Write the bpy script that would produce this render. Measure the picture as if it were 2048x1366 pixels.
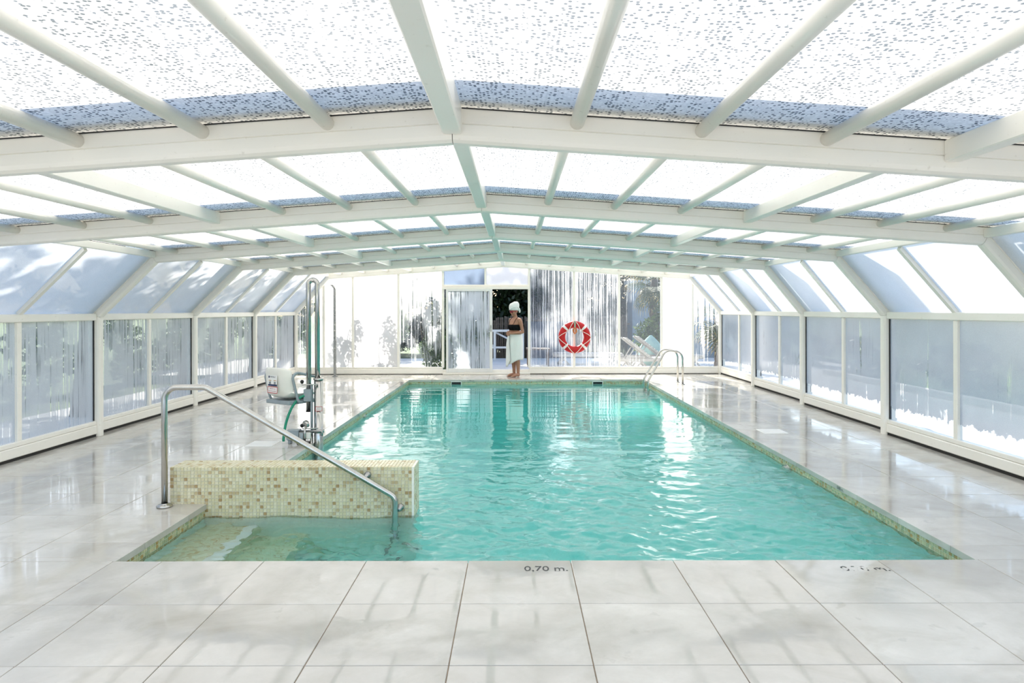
import bpy, math, random
import numpy as np
from mathutils import Vector, Matrix, noise as mnoise

for o in list(bpy.data.objects):
    bpy.data.objects.remove(o, do_unlink=True)
SC = bpy.context.scene
COL = SC.collection
PI = math.pi
rnd = random.Random(7)
nrs = np.random.RandomState(11)

# ------------------------------------------------------------------ camera
cam_d = bpy.data.cameras.new('camera')
cam = bpy.data.objects.new('camera', cam_d)
COL.objects.link(cam)
cam.location = (0, 0, 1.5)
cam.rotation_euler = (math.radians(90), math.radians(0.12), 0)
cam_d.lens = 24.0
cam_d.sensor_width = 36.0
cam_d.shift_x = -6 / 2048
cam_d.shift_y = -63 / 2048
cam_d.clip_start = 0.05
cam_d.clip_end = 300
SC.camera = cam

# ------------------------------------------------------------------ sky, sun, exposure
SUN_DIR = Vector((-0.16, 0.78, 0.60)).normalized()
world = bpy.data.worlds.new('sky')
SC.world = world
world.use_nodes = True
wn = world.node_tree
wn.nodes.clear()
sky = wn.nodes.new('ShaderNodeTexSky')
sky.sky_type = 'NISHITA'
sky.sun_disc = False
sky.sun_elevation = math.asin(SUN_DIR.z)
sky.sun_rotation = math.atan2(SUN_DIR.x, SUN_DIR.y)
sky.air_density = 1.0
sky.dust_density = 1.6
bg = wn.nodes.new('ShaderNodeBackground')
bg.inputs['Strength'].default_value = 0.205
wo = wn.nodes.new('ShaderNodeOutputWorld')
wn.links.new(sky.outputs[0], bg.inputs[0])
wn.links.new(bg.outputs[0], wo.inputs[0])

sun_d = bpy.data.lights.new('sun', 'SUN')
sun_d.energy = 6.5
sun_d.angle = math.radians(1.1)
sun_d.color = (1.0, 0.94, 0.84)
sun = bpy.data.objects.new('sun', sun_d)
COL.objects.link(sun)
sun.rotation_euler = (-SUN_DIR).to_track_quat('-Z', 'Y').to_euler()
sun.location = (-4, 30, 25)

vs = SC.view_settings
vs.view_transform = 'Standard'
vs.look = 'None'
vs.gamma = 1.0
vs.use_curve_mapping = False
vs.exposure = 0.97
try:
    cy = SC.cycles
    cy.max_bounces = 10
    cy.diffuse_bounces = 5
    cy.glossy_bounces = 4
    cy.transmission_bounces = 8
    cy.transparent_max_bounces = 10
    cy.sample_clamp_indirect = 6.0
    cy.caustics_reflective = False
except Exception:
    pass

# ------------------------------------------------------------------ object helpers
def props(o, label=None, cat=None, group=None, kind=None):
    if label: o['label'] = label
    if cat: o['category'] = cat
    if group: o['group'] = group
    if kind: o['kind'] = kind
    return o

def empty(name, loc=(0, 0, 0), rz=0.0):
    o = bpy.data.objects.new(name, None)
    o.empty_display_size = 0.1
    COL.objects.link(o)
    o.location = loc
    o.rotation_euler = (0, 0, rz)
    return o

def link(name, me, parent=None, loc=None, rot=None):
    o = bpy.data.objects.new(name, me)
    COL.objects.link(o)
    if parent is not None: o.parent = parent
    if loc is not None: o.location = loc
    if rot is not None: o.rotation_euler = rot
    return o

def copy_tree(o, parent=None):
    c = o.copy()
    COL.objects.link(c)
    if parent is not None: c.parent = parent
    for ch in list(o.children):
        copy_tree(ch, c)
    return c

class MB:
    def __init__(s): s.v, s.f, s.m, s.sm = [], [], [], []
    def add(s, v, f, mat=0, smooth=False):
        n = len(s.v)
        s.v.extend([tuple(p) for p in v])
        s.f.extend([tuple(i + n for i in q) for q in f])
        s.m.extend([mat] * len(f)); s.sm.extend([smooth] * len(f))
        return s
    def mesh(s, name, mats):
        me = bpy.data.meshes.new(name)
        me.from_pydata(s.v, [], s.f)
        for m in (mats if isinstance(mats, (list, tuple)) else [mats]): me.materials.append(m)
        me.polygons.foreach_set('material_index', s.m)
        me.polygons.foreach_set('use_smooth', s.sm)
        me.update()
        return me
    def build(s, name, mats, parent=None, loc=None, rot=None):
        return link(name, s.mesh(name, mats), parent, loc, rot)
    # ---- shapes
    def box(s, x0, x1, y0, y1, z0, z1, b=0.0, mat=0):
        if x0 > x1: x0, x1 = x1, x0
        if b <= 0:
            v = [(x0,y0,z0),(x1,y0,z0),(x1,y1,z0),(x0,y1,z0),(x0,y0,z1),(x1,y0,z1),(x1,y1,z1),(x0,y1,z1)]
            f = [(0,3,2,1),(4,5,6,7),(0,1,5,4),(1,2,6,5),(2,3,7,6),(3,0,4,7)]
            return s.add(v, f, mat)
        b = min(b, (x1-x0)*.45, (y1-y0)*.45, (z1-z0)*.45)
        v, idx = [], {}
        X, Y, Z = (x0, x1), (y0, y1), (z0, z1)
        sg = (1, -1)
        for i in (0, 1):
            for j in (0, 1):
                for k in (0, 1):
                    p = (X[i], Y[j], Z[k])
                    q = (X[i]+sg[i]*b, Y[j]+sg[j]*b, Z[k]+sg[k]*b)
                    for a in range(3):
                        idx[i, j, k, a] = len(v)
                        w = list(q); w[a] = p[a]
                        v.append(tuple(w))
        f = []
        def quad(c): f.append(c)
        I = idx
        # faces
        quad((I[0,0,0,0],I[0,0,1,0],I[0,1,1,0],I[0,1,0,0])); quad((I[1,0,0,0],I[1,1,0,0],I[1,1,1,0],I[1,0,1,0]))
        quad((I[0,0,0,1],I[1,0,0,1],I[1,0,1,1],I[0,0,1,1])); quad((I[0,1,0,1],I[0,1,1,1],I[1,1,1,1],I[1,1,0,1]))
        quad((I[0,0,0,2],I[0,1,0,2],I[1,1,0,2],I[1,0,0,2])); quad((I[0,0,1,2],I[1,0,1,2],I[1,1,1,2],I[0,1,1,2]))
        cx = Vector(((x0+x1)/2, (y0+y1)/2, (z0+z1)/2))
        ext = []
        for i in (0,1):
            for j in (0,1):
                ext.append((I[i,j,0,0],I[i,j,1,0],I[i,j,1,1],I[i,j,0,1]))
                ext.append((I[i,0,j,0],I[i,1,j,0],I[i,1,j,2],I[i,0,j,2]))
                ext.append((I[0,i,j,1],I[1,i,j,1],I[1,i,j,2],I[0,i,j,2]))
                for k in (0,1): ext.append((I[i,j,k,0],I[i,j,k,1],I[i,j,k,2]))
        for q in ext:
            a, b_, c = Vector(v[q[0]]), Vector(v[q[1]]), Vector(v[q[2]])
            n = (b_-a).cross(c-a)
            m = sum((Vector(v[t]) for t in q), Vector())/len(q)
            f.append(q if n.dot(m-cx) > 0 else tuple(reversed(q)))
        return s.add(v, f, mat)
    def tube(s, pts, r, n=10, closed=False, mat=0, caps=True, flat=1.0):
        P = [Vector(p) for p in pts]
        N = len(P)
        R = list(r) if isinstance(r, (list, tuple)) else [r] * N
        T = []
        for i in range(N):
            a = P[(i-1) % N] if (closed or i > 0) else P[i]
            b = P[(i+1) % N] if (closed or i < N-1) else P[i]
            t = (b-a); T.append(t.normalized() if t.length > 1e-9 else Vector((0,0,1)))
        u = T[0].orthogonal().normalized()
        if abs(T[0].z) < .95:
            u = (Vector((0,0,1)) - T[0]*T[0].z).normalized()
        else:
            u = (Vector((1,0,0)) - T[0]*T[0].x).normalized()
        v, f = [], []
        for i in range(N):
            if i > 0:
                u = (u - T[i]*u.dot(T[i]))
                u = u.normalized() if u.length > 1e-6 else T[i].orthogonal().normalized()
            w = T[i].cross(u)
            for k in range(n):
                a = 2*PI*k/n
                v.append(P[i] + (u*math.cos(a) + w*math.sin(a)*flat)*R[i])
        for i in range(N if closed else N-1):
            for k in range(n):
                a, b = i*n+k, i*n+(k+1) % n
                j = (i+1) % N
                f.append((a, b, j*n+(k+1) % n, j*n+k))
        s.add(v, f, mat, True)
        if caps and not closed:
            m = len(s.v)
            s.f.append(tuple(m-N*n+k for k in reversed(range(n)))); s.m.append(mat); s.sm.append(False)
            s.f.append(tuple(m-n+k for k in range(n))); s.m.append(mat); s.sm.append(False)
        return s
    def lathe(s, prof, n=16, c=(0,0,0), axis='z', mat=0, smooth=True):
        v, f = [], []
        for (r, h) in prof:
            for k in range(n):
                a = 2*PI*k/n
                p = (r*math.cos(a), r*math.sin(a), h)
                if axis == 'y': p = (p[0], h, p[1])
                if axis == 'x': p = (h, p[0], p[1])
                v.append((p[0]+c[0], p[1]+c[1], p[2]+c[2]))
        for i in range(len(prof)-1):
            for k in range(n):
                q = (i*n+k, i*n+(k+1) % n, (i+1)*n+(k+1) % n, (i+1)*n+k)
                f.append(q if axis != 'y' else tuple(reversed(q)))
        s.add(v, f, mat, smooth)
        return s
    def loft(s, secs, n=16, mat=0, caps=True):
        """secs: list of (cx,cy,cz,rx,ry) horizontal ellipses"""
        v, f = [], []
        for (cx, cy_, cz, rx, ry) in secs:
            for k in range(n):
                a = 2*PI*k/n
                v.append((cx+rx*math.cos(a), cy_+ry*math.sin(a), cz))
        for i in range(len(secs)-1):
            for k in range(n):
                f.append((i*n+k, i*n+(k+1) % n, (i+1)*n+(k+1) % n, (i+1)*n+k))
        if caps:
            f.append(tuple(reversed(range(n)))); L = (len(secs)-1)*n
            f.append(tuple(L+k for k in range(n)))
        return s.add(v, f, mat, True)
    def ball(s, c, r, n=12, m=8, mat=0, R=None):
        v, f = [], []
        rx, ry, rz = (r, r, r) if not isinstance(r, (tuple, list)) else r
        for i in range(m+1):
            th = PI*i/m
            for k in range(n):
                a = 2*PI*k/n
                p = Vector((rx*math.sin(th)*math.cos(a), ry*math.sin(th)*math.sin(a), rz*math.cos(th)))
                if R is not None: p = R @ p
                v.append((c[0]+p.x, c[1]+p.y, c[2]+p.z))
        for i in range(m):
            for k in range(n):
                f.append((i*n+k, (i+1)*n+k, (i+1)*n+(k+1) % n, i*n+(k+1) % n))
        return s.add(v, f, mat, True)

def fillet(pts, r, n=6):
    P = [Vector(p) for p in pts]
    out = [P[0]]
    for i in range(1, len(P)-1):
        a, b, c = P[i-1], P[i], P[i+1]
        d1, d2 = (a-b).normalized(), (c-b).normalized()
        ang = d1.angle(d2)
        rr = r[i-1] if isinstance(r, (list, tuple)) else r
        t = min(rr/math.tan(ang/2), (a-b).length*.49, (c-b).length*.49)
        rr = t*math.tan(ang/2)
        ctr = b + (d1+d2).normalized()*(rr/math.sin(ang/2))
        s0, s1 = b+d1*t-ctr, b+d2*t-ctr
        for k in range(n+1):
            out.append(ctr + s0.normalized().slerp(s1.normalized(), k/n)*rr)
    out.append(P[-1])
    return out

def text_mesh(name, body, size, mat, extrude=0.0):
    cu = bpy.data.curves.new('tmp_text', 'FONT')
    cu.body = body; cu.size = size; cu.align_x = 'CENTER'; cu.align_y = 'CENTER'; cu.extrude = extrude
    cu.resolution_u = 3
    t = bpy.data.objects.new('tmp_text', cu)
    COL.objects.link(t)
    bpy.context.view_layer.update()
    dg = bpy.context.evaluated_depsgraph_get()
    me = bpy.data.meshes.new_from_object(t.evaluated_get(dg))
    bpy.data.objects.remove(t, do_unlink=True)
    me.name = name
    me.materials.clear(); me.materials.append(mat)
    return me

# ------------------------------------------------------------------ materials
class NT:
    def __init__(s, name):
        s.m = bpy.data.materials.new(name); s.m.use_nodes = True
        s.t = s.m.node_tree; s.t.nodes.clear()
        s.out = s.t.nodes.new('ShaderNodeOutputMaterial')
    def n(s, typ, ins=None, **kw):
        nd = s.t.nodes.new(typ)
        for k, v in kw.items(): setattr(nd, k, v)
        for k, v in (ins or {}).items():
            sock = nd.inputs[k]
            if hasattr(v, 'bl_idname') and hasattr(v, 'outputs'): s.t.links.new(v.outputs[0], sock)
            elif hasattr(v, 'is_output'): s.t.links.new(v, sock)
            else: sock.default_value = v
        return nd
    def pos(s): return s.n('ShaderNodeNewGeometry').outputs['Position']
    def obj(s): return s.n('ShaderNodeTexCoord').outputs['Object']
    def math(s, op, a, b=0.0, c=None, clamp=False):
        ins = {0: a, 1: b}
        if c is not None: ins[2] = c
        return s.n('ShaderNodeMath', ins, operation=op, use_clamp=clamp)
    def noise(s, vec, scale, detail=3.0, rough=.55, dist=0.0):
        return s.n('ShaderNodeTexNoise', {'Vector': vec, 'Scale': scale, 'Detail': detail, 'Roughness': rough, 'Distortion': dist})
    def ramp(s, fac, stops):
        r = s.n('ShaderNodeValToRGB', {'Fac': fac})
        el = r.color_ramp.elements
        while len(el) < len(stops): el.new(.5)
        for e, (p, c) in zip(el, stops):
            e.position = p
            e.color = (c, c, c, 1) if not isinstance(c, (tuple, list)) else (*c[:3], 1)
        return r
    def mapr(s, v, a, b, c=0.0, d=1.0):
        return s.n('ShaderNodeMapRange', {0: v, 1: a, 2: b, 3: c, 4: d})
    def mix(s, fac, a, b):
        return s.n('ShaderNodeMixShader', {0: fac, 1: a, 2: b})
    def colmix(s, fac, a, b):
        nd = s.t.nodes.new('ShaderNodeMix'); nd.data_type = 'RGBA'
        for k, v in ((0, fac), (6, a), (7, b)):
            if hasattr(v, 'outputs'): s.t.links.new(v.outputs[0], nd.inputs[k])
            elif hasattr(v, 'is_output'): s.t.links.new(v, nd.inputs[k])
            else: nd.inputs[k].default_value = v if k == 0 else (*v[:3], 1)
        return nd.outputs[2]
    def surf(s, sh): s.t.links.new(sh.outputs[0], s.out.inputs[0]); return s.m
    def bump(s, h, strength=.3, dist=.01):
        return s.n('ShaderNodeBump', {'Height': h, 'Strength': strength, 'Distance': dist})

def C4(c): return (*c, 1.0)

def simple(name, col, rough=.5, metal=0.0, var=.06, scale=6.0, bump=0.0, spec=.5, stretch=None):
    t = NT(name)
    v = t.obj()
    if stretch:
        v = t.n('ShaderNodeVectorMath', {0: v, 1: stretch}, operation='MULTIPLY').outputs[0]
    nz = t.noise(v, scale, 4)
    lo = tuple(max(0, c*(1-var)) for c in col); hi = tuple(min(1, c*(1+var)) for c in col)
    c = t.colmix(t.mapr(nz, .3, .7), lo, hi)
    r = t.mapr(nz, .3, .7, max(.02, rough-.05), rough+.05)
    ins = {'Base Color': c, 'Roughness': r, 'Metallic': metal, 'Specular IOR Level': spec}
    if bump: ins['Normal'] = t.bump(nz, bump, .01)
    return t.surf(t.n('ShaderNodeBsdfPrincipled', ins))

# painted aluminium frame, cream white with a little grime
def frame_mat():
    t = NT('cream_frame_paint')
    p = t.pos()
    n1 = t.noise(p, 1.3, 4); n2 = t.noise(p, 40, 3)
    c = t.colmix(t.mapr(n1, .35, .7), (.90, .865, .785), (.94, .91, .845))
    c = t.colmix(t.math('MULTIPLY', t.mapr(n2, .66, .74), .25), c, (.45, .40, .30))
    return t.surf(t.n('ShaderNodeBsdfPrincipled', {'Base Color': c, 'Roughness': .32}))
M_FRAME = frame_mat()
M_STEEL = simple('stainless_steel', (.52, .51, .485), .16, 1.0, .05, 30, stretch=(1, 1, .2))
M_DARKSTEEL = simple('dull_steel', (.42, .42, .41), .3, 1.0, .1, 30)
M_GREYPAINT = simple('grey_lift_paint', (.30, .35, .38), .42, 0, .08, 12)
M_WHITEPL = simple('white_seat_plastic', (.84, .83, .77), .35, 0, .03, 9)
M_BLACK = simple('black_rubber', (.012, .012, .013), .5, 0, .2, 20)
M_GREEN = simple('green_hose', (.02, .28, .17), .4, 0, .15, 20)
M_WHITE = simple('white_paint', (.82, .82, .80), .4, 0, .03, 10)
M_REDPAINT = simple('red_print', (.5, .02, .025), .5, 0, .1, 20)
M_REDRING = simple('red_lifebuoy_plastic', (.50, .004, .006), .5, 0, .08, 7)
M_NAVY = simple('navy_print', (.02, .03, .09), .5, 0, .1, 20)
M_TANP = simple('tan_print', (.55, .38, .22), .5, 0, .1, 20)
M_ROPE = simple('white_rope', (.80, .77, .70), .8, 0, .1, 80, .3)
M_ORANGE = simple('orange_rope', (.60, .20, .06), .8, 0, .25, 90, .4)
M_PALEGREEN = simple('pale_green_webbing', (.30, .42, .32), .7, 0, .1, 60)
M_TEXT = simple('faded_black_stencil', (.055, .06, .06), .6, 0, .5, 90)
M_RUST = simple('dark_base_gap', (.02, .019, .017), .8, 0, .2, 20)

# bubble roof sheet
def roof_mat():
    t = NT('bubble_roof_sheet')
    p = t.pos()
    vo = t.n('ShaderNodeTexVoronoi', {'Vector': p, 'Scale': 61.0, 'Randomness': .75})
    d = vo.outputs['Distance']; cc = vo.outputs['Color']
    sep = t.n('ShaderNodeSeparateColor', {0: cc})
    big = t.noise(p, 1.1, 4)
    keep = t.math('GREATER_THAN', t.math('ADD', sep.outputs[0], t.mapr(big, .3, .7, -.12, .16)), .40)
    dot = t.mapr(d, .46, .34)
    hole = t.math('MULTIPLY', dot, keep)
    fine = t.mapr(d, .1, .8, .86, .66)
    dirt = t.mapr(t.noise(p, 3.0, 5), .62, .8, 1.0, .86)
    val = t.math('MULTIPLY', fine, dirt)
    col = t.n('ShaderNodeCombineColor', {0: t.math('MULTIPLY', val, 1.0), 1: t.math('MULTIPLY', val, .985), 2: t.math('MULTIPLY', val, .935)})
    tr = t.n('ShaderNodeBsdfTranslucent', {0: col})
    df = t.n('ShaderNodeBsdfDiffuse', {0: col})
    body = t.mix(.36, tr, df)
    clear = t.mix(.06, t.n('ShaderNodeBsdfTranslucent', {0: (.085, .098, .10, 1)}), t.n('ShaderNodeBsdfTransparent', {0: (.5, .55, .62, 1)}))
    return t.surf(t.mix(t.math('MULTIPLY', hole, .95), body, clear))
M_ROOF = roof_mat()

# fogged / streaked polycarbonate panes. clear: share of wiped streaks; ghost: how much shows through the fog
def pane_mat(name, tint=(.86, .89, .93), lo=.55, hi=.62, ghost=.06, area=0.0, bottom=0.0, diff=.38, freq=40.0, vfreq=.9, vspan=None, haze=.12, smear=0.0):
    t = NT(name)
    p = t.pos()
    sx = t.n('ShaderNodeSeparateXYZ', {0: p})
    h = t.math('ADD', sx.outputs[0], sx.outputs[1])
    wob = t.math('MULTIPLY', t.noise(p, 3.0, 3), .03)
    hh = t.math('MULTIPLY', t.math('ADD', h, wob), freq)
    v1 = t.n('ShaderNodeCombineXYZ', {0: hh, 1: t.math('MULTIPLY', sx.outputs[2], vfreq), 2: t.math('MULTIPLY', sx.outputs[0], .37)})
    st = t.noise(v1, 1.0, 4, .6)
    big = t.noise(p, 1.7, 3, .5)
    v = t.math('ADD', st, t.math('MULTIPLY', t.math('SUBTRACT', big, .5), .45))
    v = t.math('ADD', v, area)
    if bottom:
        zb = t.math('MULTIPLY', t.mapr(t.math('ADD', sx.outputs[2], t.math('MULTIPLY', t.math('SUBTRACT', t.noise(p, 14, 5), .5), .16)), .35, .31), bottom)
        v = t.math('ADD', v, zb)
    if smear:
        sm_ = t.math('MULTIPLY', t.mapr(t.noise(p, 5.0, 5, .6, .5), .54, .72), t.mapr(sx.outputs[2], 1.15, .35))
        v = t.math('ADD', v, t.math('MULTIPLY', sm_, smear))
    if vspan:
        v = t.math('ADD', v, t.mapr(sx.outputs[2], vspan[0], vspan[1], vspan[2], vspan[3]))
    mask = t.mapr(v, lo, hi)
    grain = t.mapr(t.noise(p, 150, 2), .3, .7, .88, 1.0)
    film = t.mapr(t.noise(p, 2.2, 4), .3, .75, .9, 1.0)
    val = t.math('MULTIPLY', grain, film)
    col = t.n('ShaderNodeCombineColor', {0: t.math('MULTIPLY', val, tint[0]), 1: t.math('MULTIPLY', val, tint[1]), 2: t.math('MULTIPLY', val, tint[2])})
    fog = t.mix(diff, t.n('ShaderNodeBsdfTranslucent', {0: col}), t.n('ShaderNodeBsdfDiffuse', {0: col}))
    fog = t.mix(ghost, fog, t.n('ShaderNodeBsdfTransparent', {0: (.9, .93, .95, 1)}))
    clear = t.mix(haze, t.n('ShaderNodeBsdfTransparent', {0: (.86, .90, .92, 1)}), t.n('ShaderNodeBsdfTranslucent', {0: (.5, .58, .68, 1)}))
    m = t.mix(mask, fog, clear)
    gl = t.n('ShaderNodeBsdfGlossy', {'Color': (1, 1, 1, 1), 'Roughness': .2})
    fr = t.n('ShaderNodeFresnel', {'IOR': 1.35})
    return t.surf(t.mix(t.math('MULTIPLY', fr, .16), m, gl))
M_SIDE_L = pane_mat('fogged_side_pane_left', (.66, .67, .69), .56, .72, .09, .02, 0.0, .45, 34, .6)
M_SIDE_R = pane_mat('fogged_side_pane_right', (.42, .465, .53), .64, .80, .08, 0.0, .6, .40, 26, .5, None, .2, .22)
M_SLOPE = pane_mat('frosted_slope_pane', (.80, .825, .87), .9, .99, .03, 0, 0, .3)
M_FOGW = pane_mat('milky_white_pane', (.92, .93, .95), .95, .99, .02, 0, 0, .12)
M_STREAK = pane_mat('streaked_pane', (.80, .84, .89), .42, .60, .10, 0.06, 0, .3, 52, .42)
M_STREAKD = pane_mat('half_wiped_pane', (.88, .90, .93), .50, .60, .10, 0.0, 0, .3, 30, .5, (.3, 1.6, .22, -.03))
M_DOORP = pane_mat('fogged_door_pane', (.84, .88, .93), .56, .66, .12, 0.0, 0, .3, 36, .6, (.3, 1.9, .02, .02))
M_CLEAR = pane_mat('clear_damp_pane', (.62, .68, .74), .30, .44, .12, .05, 0, .35, 40, .4, None, .07)
M_SHADEBLUE = pane_mat('shade_blue_pane', (.27, .345, .48), .85, .95, .10, 0, 0, .45)  # bluish shade on the left transom, put into the pane colour

# wet limestone-look porcelain
def tile_mat():
    t = NT('wet_pale_porcelain')
    p = t.pos()
    oi = t.n('ShaderNodeObjectInfo')
    off = t.n('ShaderNodeVectorMath', {0: p, 1: t.n('ShaderNodeCombineXYZ', {0: t.math('MULTIPLY', oi.outputs['Random'], 13.0), 1: t.math('MULTIPLY', oi.outputs['Random'], 7.0)})}, operation='ADD').outputs[0]
    n1 = t.noise(off, 2.4, 6, .6, .4)
    n2 = t.noise(off, 60, 3)
    base = t.colmix(t.mapr(n1, .3, .72), (.52, .49, .44), (.68, .655, .61))
    base = t.colmix(t.math('MULTIPLY', t.mapr(n2, .45, .75), .25), base, (.56, .53, .48))
    br = t.mapr(oi.outputs['Random'], 0, 1, .94, 1.03)
    base = t.n('ShaderNodeVectorMath', {0: base, 'Scale': br}, operation='SCALE').outputs[0]
    wet = t.mapr(t.noise(p, 1.15, 6, .58, .6), .42, .54)        # film of water
    spot = t.mapr(t.noise(p, 7.0, 4, .5, .3), .63, .67)         # footprints and splashes
    w = t.math('MAXIMUM', wet, spot)
    base = t.colmix(t.math('MULTIPLY', w, .30), base, (.40, .38, .34))
    stain = t.mapr(t.noise(p, 1.9, 7, .62, .9), .52, .68)
    base = t.colmix(t.math('MULTIPLY', stain, .42), base, (.40, .365, .30))
    rough = t.mapr(w, 0, 1, .22, .05)
    bmp = t.bump(t.noise(p, 9.0, 3), .04, .01)
    return t.surf(t.n('ShaderNodeBsdfPrincipled', {'Base Color': base, 'Roughness': rough, 'Normal': bmp, 'Specular IOR Level': .7}))
M_TILE = tile_mat()
M_GROUT = simple('brown_grout', (.30, .235, .17), .8, 0, .25, 15)

def water_mat():
    t = NT('pool_water')
    p = t.pos()
    sx = t.n('ShaderNodeSeparateXYZ', {0: p})
    near = t.mapr(sx.outputs[1], 12.5, 4.5, .18, 1.0)
    st = t.n('ShaderNodeVectorMath', {0: p, 1: (1.0, 1.7, 1.0)}, operation='MULTIPLY').outputs[0]
    a = t.noise(st, 2.6, 3, .5, .5)
    b = t.noise(st, 9.0, 3, .55, .6)
    c = t.noise(st, 26.0, 2, .5)
    h = t.math('ADD', t.math('MULTIPLY', a, .9), t.math('MULTIPLY', t.math('MULTIPLY', b, .45), near))
    h = t.math('ADD', h, t.math('MULTIPLY', t.math('MULTIPLY', c, .12), t.math('MULTIPLY', near, near)))
    bp = t.n('ShaderNodeBump', {'Height': h, 'Strength': t.mapr(near, .18, 1, .02, .16), 'Distance': .05})
    pr = t.n('ShaderNodeBsdfPrincipled', {'Base Color': (1, 1, 1, 1), 'Roughness': 0.0, 'IOR': 1.333, 'Transmission Weight': 1.0, 'Normal': bp})
    va = t.n('ShaderNodeVolumeAbsorption', {'Color': (.20, .95, .93, 1), 'Density': .68})
    t.t.links.new(va.outputs[0], t.out.inputs['Volume'])
    return t.surf(pr)
M_WATER = water_mat()

def basin_mat():
    t = NT('pale_pool_mosaic')
    p = t.pos()
    sc = t.n('ShaderNodeVectorMath', {0: p, 'Scale': 1/.027}, operation='SCALE').outputs[0]
    fl = t.n('ShaderNodeVectorMath', {0: sc}, operation='FLOOR').outputs[0]
    wn_ = t.n('ShaderNodeTexWhiteNoise', {0: fl})
    base = t.ramp(wn_.outputs[0], [(0, (.66, .86, .82)), (.6, (.74, .92, .88)), (.9, (.68, .88, .82)), (1, (.58, .80, .76))])
    return t.surf(t.n('ShaderNodeBsdfPrincipled', {'Base Color': base, 'Roughness': .4}))
M_BASIN = basin_mat()
def step_mat():
    t = NT('beige_step_mosaic')
    sc = t.n('ShaderNodeVectorMath', {0: t.pos(), 'Scale': 1/.027}, operation='SCALE').outputs[0]
    w = t.n('ShaderNodeTexWhiteNoise', {0: t.n('ShaderNodeVectorMath', {0: sc}, operation='FLOOR').outputs[0]})
    base = t.ramp(w.outputs[0], [(0, (.72, .68, .46)), (.6, (.80, .77, .58)), (.9, (.66, .54, .30)), (1, (.56, .40, .18))])
    return t.surf(t.n('ShaderNodeBsdfPrincipled', {'Base Color': base, 'Roughness': .4}))
M_STEP = step_mat()
M_NOSING = simple('white_step_nosing', (.85, .86, .84), .4)
MOS = [simple('mosaic_cream', (.66, .60, .38), .22, 0, .06, 40), simple('mosaic_ivory', (.73, .68, .48), .22, 0, .06, 40),
       simple('mosaic_sand', (.54, .43, .24), .22, 0, .1, 40), simple('mosaic_ochre', (.42, .29, .13), .22, 0, .12, 40),
       simple('mosaic_grout', (.90, .885, .80), .7, 0, .06, 30)]
MOSB = [simple('band_olive', (.52, .53, .33), .25, 0, .08, 40), simple('band_sand', (.58, .55, .34), .25, 0, .08, 40),
        simple('band_amber', (.46, .32, .12), .25, 0, .12, 40), simple('band_moss', (.38, .44, .27), .25, 0, .12, 40)]
def leaf_mat(name, c1, c2, trans=.35):
    t = NT(name)
    oi = t.n('ShaderNodeNewGeometry')
    n1 = t.noise(t.pos(), 2.5, 3)
    r = t.math('MULTIPLY', t.math('ADD', oi.outputs['Random Per Island'], t.mapr(n1, .3, .7)), .5)
    c = t.colmix(r, c1, c2)
    pr = t.n('ShaderNodeBsdfPrincipled', {'Base Color': c, 'Roughness': .45})
    tl = t.n('ShaderNodeBsdfTranslucent', {0: c})
    return t.surf(t.mix(trans, pr, tl))
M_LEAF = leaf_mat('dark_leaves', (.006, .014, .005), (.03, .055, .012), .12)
M_LEAF2 = leaf_mat('mid_green_leaves', (.04, .085, .025), (.14, .20, .05))
M_PALM = leaf_mat('palm_green', (.045, .075, .025), (.15, .18, .06))
M_PALMDRY = leaf_mat('palm_dry', (.36, .24, .07), (.58, .44, .16))
M_BARK = simple('bark', (.13, .095, .07), .85, 0, .3, 14, .8)
M_GREYWOOD = simple('weathered_teak', (.46, .43, .40), .7, 0, .18, 9, .2, stretch=(1, 8, 8))
M_FENCEW = simple('fence_stakes', (.16, .12, .09), .8, 0, .3, 12, .3)
M_PAVE = simple('terrace_paving', (.72, .70, .66), .75, 0, .12, 2.5, .15)
M_LAWN = simple('lawn', (.10, .15, .05), .9, 0, .35, 5, .5)
M_STUCCO = simple('grey_blue_stucco', (.34, .40, .48), .85, 0, .1, 8, .3)
M_CONC = simple('pale_kerb_concrete', (.66, .64, .60), .8, 0, .1, 6, .2)

# ------------------------------------------------------------------ enclosure geometry (telescopic sections)
F  = [0.4, 3.0, 5.6, 8.2, 10.8, 13.35, 15.95]
B  = [2.17, 2.23, 2.30, 2.35, 2.41, 2.455, 2.50]
KR = [3.70, 3.76, 3.81, 3.83, 3.93, 3.98, 4.06]
KL = [-4.22, -4.24, -4.26, -4.29, -4.31, -4.31, -4.33]
PR = [4.24, 4.28, 4.34, 4.40, 4.51, 4.62, 4.75]
PL = [-4.9, -4.91, -4.93, -4.96, -5.03, -5.05, -5.08]
RX, SLOPE, SZ = -0.27, 0.068, 1.42

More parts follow.
